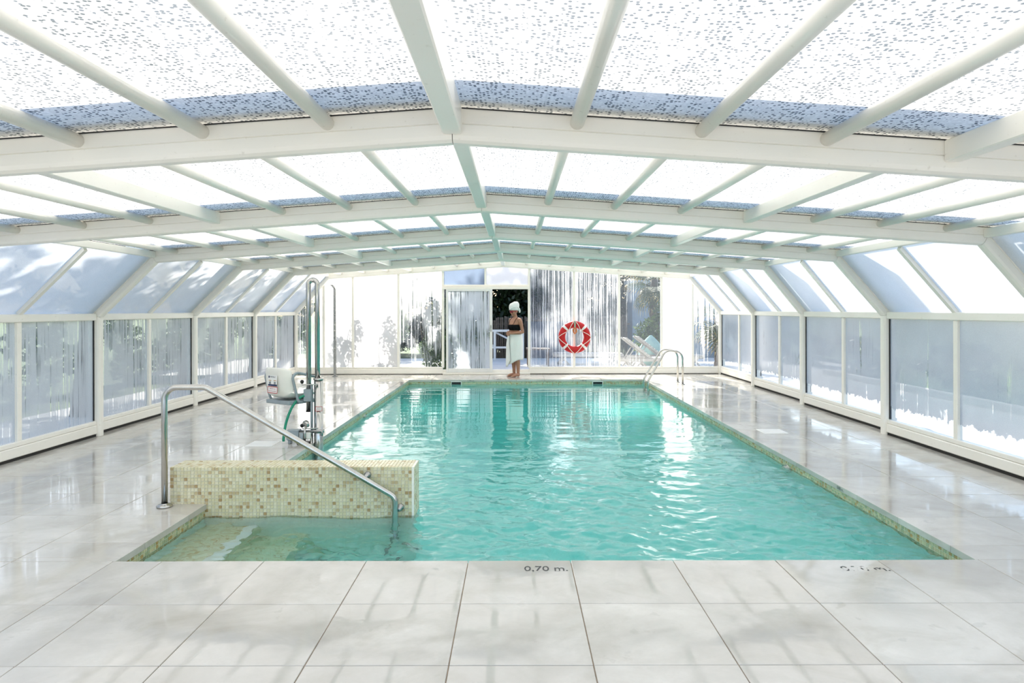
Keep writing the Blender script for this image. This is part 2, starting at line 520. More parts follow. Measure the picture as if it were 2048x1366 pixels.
def frame_path(j):
    zl = B[j] - SLOPE*(RX-KL[j]); zr = B[j] - SLOPE*(KR[j]-RX)
    return [Vector(p) for p in ((PL[j], 0), (PL[j], SZ), (KL[j], zl), (RX, B[j]), (KR[j], zr), (PR[j], SZ), (PR[j], 0))]
def miters(P):
    N = []
    for a, b in zip(P[:-1], P[1:]):
        d = (b-a).normalized(); N.append(Vector((-d.y, d.x)))
    M = [N[0]]
    for a, b in zip(N[:-1], N[1:]): M.append((a+b)/(1+a.dot(b)))
    M.append(N[-1])
    return M
BEAM_PROF = [(0, -.022), (.010, -.042), (.028, -.05), (.076, -.05), (.079, -.045), (.082, -.05), (.143, -.05), (.143, .05), (.028, .05), (.010, .042), (0, .022)]
def sweep(mb, j, a, prof, gap=.0015, y=None):
    P = frame_path(j); M = miters(P)
    y = F[j] if y is None else y
    d = (P[a+1]-P[a]).normalized()
    n = len(prof); v = []
    for e, s in ((a, 1), (a+1, -1)):
        for (t, yy) in prof:
            q = P[e] + M[e]*t + d*(gap*s)
            v.append((q.x, y+yy, q.y))
    f = [(k, (k+1) % n, n+(k+1) % n, n+k) for k in range(n)]
    f.append(tuple(reversed(range(n)))); f.append(tuple(range(n, 2*n)))
    mb.add(v, [tuple(reversed(q)) for q in f])
    return mb
def RECT(t0, t1, y0, y1): return [(t0, y0), (t1, y0), (t1, y1), (t0, y1)]

ceiling = props(empty('ceiling'), kind='structure', label='shallow pitched roof of white bubble sheets on cream beams')
wall_left = props(empty('wall_left'), kind='structure', label='left side of fogged panes between cream posts')
wall_right = props(empty('wall_right'), kind='structure', label='right side of bluish fogged panes between cream posts')
wall_back = props(empty('wall_back'), kind='structure', label='far gable of tall panes around the open sliding door')

for j in range(len(F)):
    for a, nm, par in ((0, 'post', wall_left), (1, 'sloped_strut', wall_left), (2, 'roof_beam', ceiling), (3, 'roof_beam', ceiling), (4, 'sloped_strut', wall_right), (5, 'post', wall_right)):
        sweep(MB(), j, a, BEAM_PROF).build(nm, M_FRAME, par)
        if j < len(F)-1 and a in (1, 2, 3, 4):      # near-end rib of the next, larger section
            sweep(MB(), j, a, RECT(.175, .335, -.16, -.07 if a in (2, 3) else .0)).build('outer_rib', M_FRAME, ceiling if a in (2, 3) else par)

for j in range(1, len(F)):
    for a, par in ((1, wall_left), (2, ceiling), (3, ceiling), (4, wall_right)):
        sweep(MB(), j, a, RECT(.1432, .1478, -.056, -.03)).build('seal_strip', M_BLACK, par)
def roof_z(i, X, t): return B[i] - SLOPE*abs(X-RX) + t*math.sqrt(1+SLOPE*SLOPE)
PSP = .54
for i in range(1, len(F)):
    y0, y1 = F[i-1]-.15, F[i]+.05
    edges = [KL[i]-.05] + [RX+PSP*n for n in range(-7, 8)] + [KR[i]+.05]
    for xa, xb in zip(edges[:-1], edges[1:]):
        zA, zB = roof_z(i, xa, .148), roof_z(i, xb, .148)
        th = .010
        mb = MB()
        v = [(xa, y0, zA), (xb, y0, zB), (xb, y1, zB), (xa, y1, zA), (xa, y0, zA+th), (xb, y0, zB+th), (xb, y1, zB+th), (xa, y1, zA+th)]
        mb.add(v, [(0, 3, 2, 1)])     # single sheet: thin bubble film
        mb.build('roof_panel', M_ROOF, ceiling)
    ya, yb = F[i-1]+.05, F[i]-.05
    for n in range(-7, 8):
        X = RX + PSP*n
        mb = MB()
        if n == 0:
            mb.box(X-.042, X+.042, ya, yb, B[i]+.03, B[i]+.146, .006).build('ridge_purlin', M_FRAME, ceiling)
        elif abs(n) == 4:
            z = roof_z(i, X, .146)
            mb.box(X-.035, X+.035, ya, yb, z-.095, z, .005).build('square_purlin', M_FRAME, ceiling)
        else:
            z = roof_z(i, X, .146)-.031
            mb.tube([(X, ya, z), (X, yb, z)], .031, 14).build('round_purlin', M_FRAME, ceiling)
    P = frame_path(i); M = miters(P)
    for k, par in ((2, ceiling), (4, ceiling)):
        q0 = P[k] + M[k]*.06; q1 = P[k] + M[k]*.135
        d = Vector((1, 0)) if k == 4 else Vector((-1, 0))
        mb = MB()
        mb.box(q0.x-.03, q0.x+.03, ya, yb, q0.y, q1.y, .005)
        mb.build('eaves_purlin', M_FRAME, par)

# side walls
for i in range(1, len(F)):
    ya, yb = F[i-1]+.05, F[i]-.05
    ym = (ya+yb)/2
    for par, s, xp, a, pm in ((wall_left, -1, PL[i], 1, M_SIDE_L), (wall_right, 1, PR[i], 4, M_SIDE_R)):
        x = xp + s*.075
        MB().box(x-.03, x+.03, ya, yb, 0, .032).build('base_seal', M_RUST, par)
        MB().box(x-.045, x+.045, ya, yb, .032, .135, .008).build('base_board', M_FRAME, par)
        MB().box(x-.035, x+.035, ya, yb, .137, .185, .006).build('sill_rail', M_FRAME, par)
        MB().box(x-.042, x+.042, ya, yb, 1.385, 1.468, .008).build('top_rail', M_FRAME, par)
        MB().box(x-.03, x+.03, ym-.032, ym+.032, .16, 1.386, .006).build('mullion', M_FRAME, par)
        for (u, w) in ((ya, ym-.03), (ym+.03, yb)):
            mb = MB(); mb.add([(x, u, .18), (x, w, .18), (x, w, 1.39), (x, u, 1.39)], [(0, 1, 2, 3)])
            mb.build('pane', pm, par)
        for yy in (ya, yb-.012):
            MB().box(x-.012, x+.012, yy, yy+.012, .19, 1.385).build('pane_seal', M_BLACK, par)
        # slope
        for (u, w) in ((ya-.05, ym), (ym, yb+.05)):
            mb = MB(); sweep(mb, i, a, [(.09, u), (.09, w)], 0, 0.0)
            mb.f = mb.f[:1]; mb.m = mb.m[:1]; mb.sm = mb.sm[:1]
            mb.build('sloped_pane', M_SLOPE, par)
        mb = MB(); sweep(mb, i, a, RECT(.055, .105, ym-.03, ym+.03), .03, 0.0)
        mb.build('sloped_mullion', M_FRAME, par)
def top_at(j, X, off=0.0):
    P = frame_path(j)
    for a, b in zip(P[1:5], P[2:6]):
        if a.x <= X <= b.x: return a.y + (b.y-a.y)*(X-a.x)/(b.x-a.x) + off
    return SZ + off
# back gable
YB = 16.0
def bx(px): return (px-1030)*YB/1365
XM = [PL[-1], bx(648), bx(706), bx(797), bx(886), bx(1058), bx(1148), bx(1238), bx(1323), bx(1385), PR[-1]]
def gable_pane(xa, xb, z0, mat, z1=None, y=YB):
    xs_ = [xa] + [p.x for p in frame_path(-1) if xa+.01 < p.x < xb-.01] + [xb]
    tops = [(x, y, z1 if z1 is not None else top_at(-1, x, .03)) for x in reversed(xs_)]
    mb = MB(); v = [(xa, y, z0), (xb, y, z0)] + tops
    mb.add(v, [tuple(range(len(v)))])
    return mb.build('pane', mat, wall_back)
ZS = .172
kinds = [M_STREAK, M_FOGW, M_FOGW, M_STREAKD, None, M_STREAK, M_STREAK, M_CLEAR, M_FOGW, M_STREAKD]
for k, (xa, xb) in enumerate(zip(XM[:-1], XM[1:])):
    if kinds[k] is None: continue
    gable_pane(xa, xb, ZS-.01, kinds[k])
for k, x in enumerate(XM[1:-1]):
    w = .028
    MB().box(x-w, x+w, YB-.03, YB+.03, ZS-.02, top_at(-1, x, .03), .006).build('mullion', M_FRAME, wall_back)
for (xa, xb) in ((PL[-1], bx(886)), (bx(1058), PR[-1])):
    MB().box(xa, xb, YB-.035, YB+.035, ZS-.04, ZS, .006).build('sill_rail', M_FRAME, wall_back)
    MB().box(xa, xb, YB-.055, YB+.045, .012, ZS-.043, .008).build('base_board', M_FRAME, wall_back)
    MB().box(xa, xb, YB-.04, YB+.04, -.01, .013).build('base_seal', M_RUST, wall_back)
# door bay: transoms, fixed light, track, sliding leaf
xd0, xdm, xd1 = bx(886), bx(971), bx(1058)
gable_pane(xd0, xdm, 2.08, M_SHADEBLUE); gable_pane(xdm, xd1, 2.08, M_FOGW)
gable_pane(xd0, xdm, .1, M_CLEAR, 2.07)
MB().box(xdm-.024, xdm+.024, YB-.028, YB+.028, .1, top_at(-1, xdm, .03), .005).build('mullion', M_FRAME, wall_back)
MB().box(xd0, xd1, YB-.045, YB+.04, 2.05, 2.095, .006).build('transom', M_FRAME, wall_back)
MB().box(xd0, xd1, YB-.10, YB+.02, 1.985, 2.045, .008).build('door_track', M_FRAME, wall_back)
MB().box(xd0, xd1+.02, YB-.11, YB+.05, .0, .045, .008).build('threshold', M_FRAME, wall_back)
MB().box(xd0, xd1, YB-.03, YB+.04, .045, .11, .006).build('sill_rail', M_FRAME, wall_back)
door = props(empty('door_1', (bx(893), YB-.075, .05)), kind='structure', label='fogged sliding door leaf in a white frame pushed to the left')
dw, dh = bx(985)-bx(893), 1.95
MB().box(0, .05, -.022, .022, 0, dh, .005).build('stile', M_WHITE, door)
MB().box(dw-.065, dw, -.022, .022, 0, dh, .005).build('stile', M_WHITE, door)
MB().box(.05, dw-.065, -.02, .02, dh-.06, dh, .005).build('rail', M_WHITE, door)
MB().box(.05, dw-.065, -.02, .02, 0, .09, .005).build('rail', M_WHITE, door)
MB().add([(.045, 0, .085), (dw-.06, 0, .085), (dw-.06, 0, dh-.055), (.045, 0, dh-.055)], [(0, 1, 2, 3)]).build('pane', M_DOORP, door)
MB().box(dw-.05, dw-.02, -.045, -.022, .95, 1.1, .006).build('pull_handle', M_DARKSTEEL, door)

# ------------------------------------------------------------------ floor: bed and single tiles
PXL, PXA, PXR, PY0, PY1 = -2.29, -2.41, 2.77, 4.09, 14.73   # pool edges (PXA: alcove edge beside the steps)
YW0, YW1 = 5.30, 5.545                                       # low mosaic wall
fl = MB()
X0, X1, Y0, Y1 = -5.5, 5.15, -2.35, 16.06
for (a, b, c, d) in ((X0, X1, Y0, PY0-.03), (X0, PXA-.03, PY0-.03, YW0), (X0, PXA-.03, YW0, YW1-.05), (X0, PXL-.03, YW1-.05, PY1+.03), (PXR+.03, X1, PY0-.03, PY1+.03), (X0, X1, PY1+.03, Y1)):
    fl.box(a, b, c, d, -.20, -.005)
floor = props(fl.build('floor', M_GROUT), kind='structure', label='wet pale stone-look tiled pool deck')
tile_cache = {}
GAP = .0045
def tile_mesh(w, d):
    key = (round(w, 3), round(d, 3))
    if key not in tile_cache:
        mb = MB(); mb.box(-w/2, w/2, -d/2, d/2, -.045, 0, .0022)
        tile_cache[key] = mb.mesh('tile', M_TILE)
    return tile_cache[key]
tr = random.Random(3)
def lay(xe, ye):
    for xa, xb in zip(xe[:-1], xe[1:]):
        for ya, yb in zip(ye[:-1], ye[1:]):
            w, d = xb-xa-GAP, yb-ya-GAP
            if w < .03 or d < .03: continue
            link('tile', tile_mesh(w, d), floor, ((xa+xb)/2, (ya+yb)/2, tr.uniform(-.0006, .0006)), (tr.uniform(-.0009, .0009), tr.uniform(-.0009, .0009), 0))
left_x = [X0] + [PXA-.605*k for k in range(5, 0, -1) if PXA-.605*k > X0+.05]
right_x = [PXR+.60*k for k in range(1, 4)] + [X1]
near_x = left_x + [PXA, -2.115, -1.505, -.893, -.283, .329, .942, 1.553, 2.165, PXR] + right_x
near_y = [Y0] + [PY0-.604*k for k in range(10, -1, -1)]
lay(near_x, near_y)
lay(left_x + [PXA+.015], [PY0, 4.15, 4.42, 5.01, YW0])
ly = [YW0, 5.60] + [5.60+.60*k for k in range(1, 16)] + [PY1]
ly = sorted(set(round(v, 3) for v in ly if v <= PY1))
lay(left_x + [PXA], ly)
lay([PXA, PXL+.015], [YW1] + ly[1:])
ry = [PY0] + [4.33+.593*k for k in range(0, 18) if 4.33+.593*k < PY1-.1] + [PY1]
lay([PXR-.015] + right_x, ry)
lay(left_x + [PXA, -1.80, -1.19, -.58, .03, .64, 1.25, 1.86, 2.30, PXR] + right_x, [PY1-.015, 15.33, 15.93, Y1])

# painted depth figures (flat print on the tiles)
def marking(body, size, loc, rot, label, sx=1.0, mat=None):
    me = text_mesh('depth_marking', body, size, mat or M_TEXT)
    o = link('depth_marking', me, floor, loc, rot)
    o.scale = (sx, 1, 1); o['label'] = label
    return o
def worn_text():
    t = NT('worn_black_stencil')
    p = t.pos()
    k = t.mapr(t.noise(p, 26, 3, .5), .50, .54)
    pr = t.n('ShaderNodeBsdfPrincipled', {'Base Color': (.05, .055, .055, 1), 'Roughness': .6})
    return t.surf(t.mix(k, t.n('ShaderNodeBsdfTransparent'), pr))
M_WORN = worn_text()
marking('0,70 m.', .105, ((1091-1030)*3.96/1365, 3.955, .0012), (0, 0, 0), 'black stencilled depth figure, fairly complete', .82)
marking('0,70 m.', .105, (2.02, 3.945, .0012), (0, 0, 0), 'black stencilled depth figure, mostly worn away', .88, M_WORN)
marking('0.80 m.', .04, (PXR-.0165, 5.79, -.024), (PI/2, 0, -PI/2), 'small black depth figure on the tile edge')
marking('1.40 m.', .04, (bx(942)*.925, PY1-.0165, -.022), (PI/2, 0, 0), 'small black depth figure on the tile edge', 1.3)
marking('1.40 m.', .04, (bx(1166)*.925, PY1-.0165, -.022), (PI/2, 0, 0), 'small black depth figure on the tile edge', 1.3)
marking('1.10 m.', .04, (PXL+.0165, 9.9, -.024), (PI/2, 0, PI/2), 'small black depth figure on the tile edge')
# service covers set in the deck
for (cx, cyy, lab) in ((-2.84, 7.68, 'white square cover set in the left deck beside the chair lift'), (3.16, 8.4, 'white square cover set in the right deck')):
    cv = props(empty('deck_cover', (cx, cyy, 0)), lab, 'cover', 'skimmer covers')
    MB().box(-.15, .15, -.15, .15, -.006, .004, .003).build('frame', M_WHITE, cv)
    MB().box(-.125, .125, -.125, .125, .002, .007, .003).build('lid', M_WHITE, cv)

# ------------------------------------------------------------------ pool basin, steps, band of mosaic, water
bs = MB()
def zf(y): return -.82 - .75*max(0, (y-PY0))/(PY1-PY0)
zb0, zb1 = zf(PY0), zf(PY1)
T = -.045
bs.add([(PXA, PY0, zb0), (PXR, PY0, zb0), (PXR, PY1, zb1), (PXA, PY1, zb1)], [(0, 1, 2, 3)])
bs.add([(PXA, PY0, T), (PXR, PY0, T), (PXR, PY0, zb0), (PXA, PY0, zb0)], [(0, 1, 2, 3)])
bs.add([(PXR, PY0, T), (PXR, PY1, T), (PXR, PY1, zb1), (PXR, PY0, zb0)], [(0, 1, 2, 3)])
bs.add([(PXR, PY1, T), (PXA, PY1, T), (PXA, PY1, zb1), (PXR, PY1, zb1)], [(0, 1, 2, 3)])
bs.add([(PXA, PY0, T), (PXA, YW0+.05, T), (PXA, YW0+.05, -1.2), (PXA, PY0, -1.2)], [(3, 2, 1, 0)])
bs.add([(PXL, YW0, T), (PXL, PY1, T), (PXL, PY1, zb1), (PXL, YW0, -1.2)], [(3, 2, 1, 0)])
basin = props(bs.build('pool_basin', M_BASIN), kind='structure', label='rectangular pool basin lined with pale mosaic')
st = MB().box(PXA, -1.99, PY0, YW0+.02, -.9, -.30, .004).build('step', M_STEP, basin)
MB().box(-2.07, -1.987, PY0+.002, YW0, -.305, -.295, .003).build('nosing', M_NOSING, st)
MB().box(-1.99, -1.62, PY0, YW0+.02, -.9, -.56, .004).build('step', M_STEP, basin)

PIT = .0268
mrnd = random.Random(5)
def mosaic_rect(mb, O, U, V, nu, nv, Nn, weights, proud=.0035, g=.0024, pit=PIT):
    """grid of small proud tiles on a plane O + u U + v V"""
    for a in range(nu):
        for b in range(nv):
            k = mrnd.choices(range(len(weights)), weights)[0]
            p0, p1, q0, q1 = a*pit+g/2, (a+1)*pit-g/2, b*pit+g/2, (b+1)*pit-g/2
            lo = [O+U*p0+V*q0, O+U*p1+V*q0, O+U*p1+V*q1, O+U*p0+V*q1]
            e = .0012
            hi = [O+U*(p0+e)+V*(q0+e)+Nn*proud, O+U*(p1-e)+V*(q0+e)+Nn*proud, O+U*(p1-e)+V*(q1-e)+Nn*proud, O+U*(p0+e)+V*(q1-e)+Nn*proud]
            mb.add(lo+hi, [(4, 5, 6, 7), (0, 1, 5, 4), (1, 2, 6, 5), (2, 3, 7, 6), (3, 0, 4, 7)], k)
V3 = Vector
wb = (5, 4, 2, 3)
bm_ = MB()
nv = 4; zt = T - nv*PIT
mosaic_rect(bm_, V3((PXR, PY1, zt)), V3((0, -1, 0)), V3((0, 0, 1)), int((PY1-PY0)/PIT), nv, V3((-1, 0, 0)), wb)
mosaic_rect(bm_, V3((PXL, YW1, zt)), V3((0, 1, 0)), V3((0, 0, 1)), int((PY1-YW1)/PIT), nv, V3((1, 0, 0)), wb)
mosaic_rect(bm_, V3((PXA, PY0, zt)), V3((0, 1, 0)), V3((0, 0, 1)), int((YW0-PY0)/PIT), nv, V3((1, 0, 0)), wb)
mosaic_rect(bm_, V3((PXL, PY1, zt)), V3((1, 0, 0)), V3((0, 0, 1)), int((PXR-PXL)/PIT), nv, V3((0, -1, 0)), wb)
o = bm_.build('mosaic_band', MOSB, basin); o['kind'] = 'stuff'
for xs_ in (-1.27, 1.78):
    sk = empty('skimmer', (xs_, PY1-.006, -.082)); sk.parent = basin
    mb = MB()
    for (a, b, c, d) in ((-.115, .115, .03, .042), (-.115, .115, -.042, -.03), (-.115, -.10, -.03, .03), (.10, .115, -.03, .03)):
        mb.box(a, b, -.012, .006, c, d, .002)
    mb.build('skimmer_frame', M_WHITE, sk)
    MB().box(-.10, .10, -.001, .006, -.03, .03).build('skimmer_mouth', M_BLACK, sk)
for (x, y, s) in ((PXR, 6.95, -1), (PXL, 10.4, 1)):
    lt = empty('pool_light', (x, y, -.20)); lt.parent = basin
    MB().lathe([(.0, s*.03), (.07, s*.028), (.095, s*.02), (.105, 0.0)], 24, axis='x').build('lens', M_WHITE, lt)
    MB().lathe([(.105, 0), (.118, s*.012), (.118, 0)], 24, axis='x').build('ring', M_STEEL, lt)

# water: closed body with a gently rippled top
WZ = -.10
nx, ny = 330, 640
gx = np.linspace(PXA-.012, PXR+.012, nx); gy = PY0-.012 + (PY1-PY0+.024)*np.linspace(0, 1, ny)**1.5
GX, GY = np.meshgrid(gx, gy)
H = np.zeros_like(GX)
wr = np.random.RandomState(4)
near = np.clip((11.5-GY)/7.0, .05, 1)
for k in range(90):
    th = wr.normal(PI/2, .75); L = np.exp(wr.uniform(np.log(.10), np.log(1.2)))
    ph = wr.uniform(0, 6.28); bx_, by_ = wr.uniform(-.5, .5, 2)
    warp = .25*L*np.sin(GX*2.1*bx_*4+GY*1.7*by_*4+ph)
    env = np.clip(near*(1.0 if L > .35 else near), 0, 1)
    H += .00125*L**.95*env*np.sin((GX*np.cos(th)+GY*np.sin(th)+warp)*2*PI/L + ph)
H += .0008*np.sin(GY*2*PI/.55+1.2*np.sin(GX*1.3))+.0006*np.sin(GY*2*PI/.31+GX*1.7+np.sin(GX*2.2+GY))
chop = np.zeros_like(GX)
for k in range(70):
    th = wr.uniform(0, 2*PI); L = np.exp(wr.uniform(np.log(.06), np.log(.34))); ph = wr.uniform(0, 6.28)
    wx, wy = wr.uniform(-6, 6, 2)
    chop += L**1.0*np.sin((GX*np.cos(th)+GY*np.sin(th)+.22*L*np.sin(GX*wx+GY*wy))*2*PI/L + ph)
env = .55*np.clip((9.0-GY)/4.6, 0, 1)**1.5
for (jx, jy, a0, s0) in ((-1.15, 4.65, .8, .6), (.35, 4.75, .7, .8), (1.75, 4.6, .7, .8), (.3, 5.6, .5, 1.2), (1.9, 5.6, .35, 1.2)):     # spa jets churn the near end
    env = np.maximum(env, a0*np.exp(-((GX-jx)**2+(GY-jy)**2)/s0**2))
H += chop*env*.0085
H = np.clip(H, -.03, .03)
edge = np.minimum(np.minimum(GX-gx[0], gx[-1]-GX), np.minimum(GY-gy[0], gy[-1]-GY))
verts = np.stack([GX.ravel(), GY.ravel(), (WZ+H*np.clip(edge/.05, 0, 1)).ravel()], 1).tolist()
faces = []
for b in range(ny-1):
    for a in range(nx-1):
        i0 = b*nx+a
        faces.append((i0, i0+1, i0+nx+1, i0+nx))
base = len(verts)
rim = [a for a in range(nx)] + [b*nx+nx-1 for b in range(1, ny)] + [(ny-1)*nx+a for a in range(nx-2, -1, -1)] + [b*nx for b in range(ny-2, 0, -1)]
for i_ in rim: verts.append((verts[i_][0], verts[i_][1], -1.75))
nr = len(rim)
for k in range(nr):
    k2 = (k+1) % nr
    faces.append((rim[k2], rim[k], base+k, base+k2))
faces.append(tuple(base+k for k in reversed(range(nr))))
me = bpy.data.meshes.new('pool_water')
me.from_pydata(verts, [], faces)
me.polygons.foreach_set('use_smooth', [True]*((nx-1)*(ny-1)) + [False]*(len(faces)-(nx-1)*(ny-1)))
me.materials.append(M_WATER); me.update()
props(link('pool_water', me), 'clear turquoise water rippling in the long pool', 'water', kind='stuff')

# ------------------------------------------------------------------ low mosaic wall beside the steps
XW0, XW1, WT = -2.68, -.785, .283
mw = props(empty('mosaic_wall', ((XW0+XW1)/2, (YW0+YW1)/2, 0)), 'low wall clad in beige mosaic between steps and pool', 'wall')
ox, oy = mw.location.x, mw.location.y
core = MB()
core.box(XW0+.002-ox, PXA-ox, YW0+.002-oy, YW1-.002-oy, 0, WT-.002)
core.box(PXA-ox, XW1-.002-ox, YW0+.002-oy, YW1-.002-oy, -.85, WT-.002)
core.build('core', MOS[4], mw)
wm = (16, 9, 4, 1.6)
mz = MB()
O = V3((XW0-ox, YW0-oy, WT))
n_u = int((XW1-XW0)/PIT); n_v = 9
mosaic_rect(mz, V3((XW0-ox, YW0-oy+.001, WT)), V3((1, 0, 0)), V3((0, 0, -1)), n_u, 16, V3((0, -1, 0)), wm)
mosaic_rect(mz, V3((XW0-ox, YW1-oy-.001, WT)), V3((1, 0, 0)), V3((0, 0, -1)), n_u, 15, V3((0, 1, 0)), wm)
mosaic_rect(mz, V3((XW0-ox, YW0-oy, WT-.001)), V3((1, 0, 0)), V3((0, 1, 0)), n_u, n_v, V3((0, 0, 1)), (14, 14, 2, .5))
mosaic_rect(mz, V3((XW1-ox-.001, YW0-oy, WT)), V3((0, 1, 0)), V3((0, 0, -1)), n_v, 16, V3((1, 0, 0)), wm)
mosaic_rect(mz, V3((XW0-ox+.001, YW0-oy, WT)), V3((0, 1, 0)), V3((0, 0, -1)), n_v, 10, V3((-1, 0, 0)), wm)
o = mz.build('mosaic', MOS[:4], mw); o['kind'] = 'stuff'

# ------------------------------------------------------------------ stainless handrail at the steps
hy = 5.215
hr = props(empty('handrail', (-2.68, hy, 0)), 'bent stainless steel handrail sloping down past the mosaic wall', 'handrail')
path = fillet([(0, 0, .004), (0, 0, .915), (.315, 0, .915), (1.76, 0, .075), (1.76, 0, -.85)], [.10, .10, .07], 8)
MB().tube(path, .0225, 16).build('tube', M_STEEL, hr)
MB().lathe([(.0, .001), (.056, .001), (.058, .012), (.05, .02), (.026, .024), (.024, .03)], 24).build('base_flange', M_STEEL, hr)
for (x, z) in ((1.535, .205), (1.79, -.045)):
    mb = MB()
    mb.lathe([(.0, 0), (.016, 0), (.016, .06), (.026, .062), (.026, .08), (0, .08)], 14, (x, .005, z+.02), 'y')
    mb.build('wall_bracket', M_DARKSTEEL, hr)

# ------------------------------------------------------------------ pool ladder at the far right corner
ld = props(empty('pool_ladder', (3.0, 13.9, 0)), 'pair of stainless steel grab rails of the ladder at far pool corner', 'ladder')
for dy in (-.21, .21):
    p = fillet([(.36, dy, .0), (.36, dy, .66), (.02, dy, .68), (-.33, dy, .08), (-.33, dy, -.95)], [.16, .16, .12], 8)
    MB().tube(p, .0215, 14).build('rail', M_STEEL, ld)
    MB().lathe([(0, .001), (.045, .001), (.045, .01), (.022, .016)], 18, (.36, dy, 0)).build('base_flange', M_STEEL, ld)
for z in (-.28, -.53, -.78):
    MB().box(-.37, -.29, -.21, .21, z-.012, z+.012, .006).build('tread', M_STEEL, ld)

# ------------------------------------------------------------------ shower post by the back wall
sh = props(empty('shower_post', (-4.09, 15.5, 0)), 'slim square steel shower column in front of the white pane', 'shower')
MB().box(-.028, .028, -.028, .028, .004, 1.98, .004).build('column', M_DARKSTEEL, sh)
MB().box(-.055, .055, -.05, .05, .0, .012, .003).build('base_plate', M_DARKSTEEL, sh)
mb = MB(); mb.tube([(0, 0, 1.975), (-.02, 0, 2.02), (-.07, -.01, 2.075)], [.026, .024, .022], 4).build('arm', M_DARKSTEEL, sh)
MB().box(-.095, -.035, -.035, .025, 2.06, 2.085, .005).build('shower_head', M_DARKSTEEL, sh)
for z in (1.17, 1.04, .64):
    MB().lathe([(0, -.062), (.014, -.062), (.018, -.05), (.018, -.03), (.01, -.028)], 12, (.0, 0, z), 'y').build('push_button', M_STEEL, sh)
MB().box(-.029, .029, -.0295, -.026, .95, 1.24, .001).build('valve_plate', M_STEEL, sh)

# ------------------------------------------------------------------ pool chair lift
LX, LY = -2.232, 7.75
lf = props(empty('pool_lift', (LX, LY, -.10)), 'pool chair lift with steel mast and white plastic seat', 'pool lift')
def L(p): return (p[0]-0, p[1], p[2]+.10)
mast = MB(); mast.tube([L((0, 0, -.9)), L((0, 0, .72))], .050, 22)
mast = mast.build('mast', M_STEEL, lf)
MB().lathe([(.052, .0), (.056, .004), (.056, .02), (.03, .024)], 22, L((0, 0, .71))).build('mast_cap', M_STEEL, mast)
def red_label(par, w, h, loc, rot, lines, sz):
    """white sticker with red border and two lines of red text, in the xz plane facing -y"""
    lb = empty('warning_label', loc); lb.rotation_euler = rot; lb.parent = par
    MB().box(-w/2, w/2, 0, .0012, -h/2, h/2).build('plate', M_WHITE, lb)
    mb = MB(); t_ = h*.09
    for (a, b, c, d) in ((-w/2, w/2, h/2-t_, h/2), (-w/2, w/2, -h/2, -h/2+t_), (-w/2, -w/2+t_, -h/2, h/2), (w/2-t_, w/2, -h/2, h/2)):
        mb.box(a, b, -.0008, .0, c, d)
    mb.build('border', M_REDPAINT, lb)
    for k, s in enumerate(lines):
        me = text_mesh('lettering', s, sz, M_REDPAINT)
        link('lettering', me, lb, (0, -.0009, h*(.16-.34*k)), (PI/2, 0, 0))
    return lb
# sliding guide beside the mast and U-shaped lifting tube
MB().box(-.085, -.062, -.03, .0, -.45+.10, .66+.10, .003).build('guide_rail', M_GREYPAINT, lf)
MB().tube([L((-.073, -.036, -.6)), L((-.073, -.036, .10))], .014, 10).build('water_pipe', M_STEEL, lf)
up = fillet([L((-.012, 0, .60)), L((-.012, 0, 1.845)), L((-.112, 0, 1.845)), L((-.112, 0, .36))], [.053, .053], 9)
MB().tube(up, .0285, 16).build('lift_tube', M_STEEL, lf)
MB().lathe([(.029, 0), (.031, 0), (.031, .012), (.0, .012)], 16, L((-.112, 0, .35))).build('tube_end_cap', M_BLACK, lf)
MB().box(-.16, -.07, -.045, .045, .47+.10, .61+.10, .006).build('seat_clamp', M_GREYPAINT, lf)
for z, r in ((.66, .022), (.165, .022)):
    k = MB(); k.ball(L((-.175 if z > .3 else -.175, -.04, z+.035)), r, 12, 8); k = k.build('lever_knob', M_BLACK, lf)
    MB().tube([L((-.175, -.04, z+.02)), L((-.17, -.05, z)), L((.01, -.058, z+.008))], .006, 8).build('lever', M_STEEL, lf)
# clamps on the mast
MB().lathe([(.053, -.02), (.062, -.02), (.062, .02), (.053, .02)], 20, L((0, 0, .135))).build('mast_collar', M_DARKSTEEL, lf)
MB().tube([L((-.20, -.06, .142)), L((.05, -.062, .142)), L((.056, -.062, .13)), L((.056, -.062, .09))], .011, 10).build('valve_pipe', M_DARKSTEEL, lf)
# pump box standing on the deck, gauge and valve
MB().box(-.335, -.20, -.10, .02, .045+.10, .155+.10, .006).build('pump_box', M_GREYPAINT, lf)
MB().box(-.20, -.07, -.08, -.01, .05+.10, .13+.10, .008).build('pump_body', M_WHITEPL, lf)
for x in (-.31, -.16):
    MB().box(x-.015, x+.015, -.075, -.005, .10, .15, .004).build('foot', M_GREYPAINT, lf)
mb = MB(); mb.tube([L((-.165, -.09, .02)), L((-.165, -.09, .13))], .02, 10); mb.build('valve', M_GREYPAINT, lf)
mb = MB(); mb.tube([L((-.13, -.09, .02)), L((-.13, -.09, .20))], .012, 10); mb.build('gauge_stem', M_STEEL, lf)
g = MB(); g.lathe([(0, -.02), (.038, -.02), (.042, -.014), (.042, .016), (.036, .02), (0, .02)], 18, (0, 0, 0), 'y')
g = g.build('gauge', M_STEEL, lf, L((-.115, -.09, .225)), (.3, .5, -.5))
MB().box(-.21, -.085, -.13, .03, .102, .118, .003).build('pump_base', M_BLACK, lf)
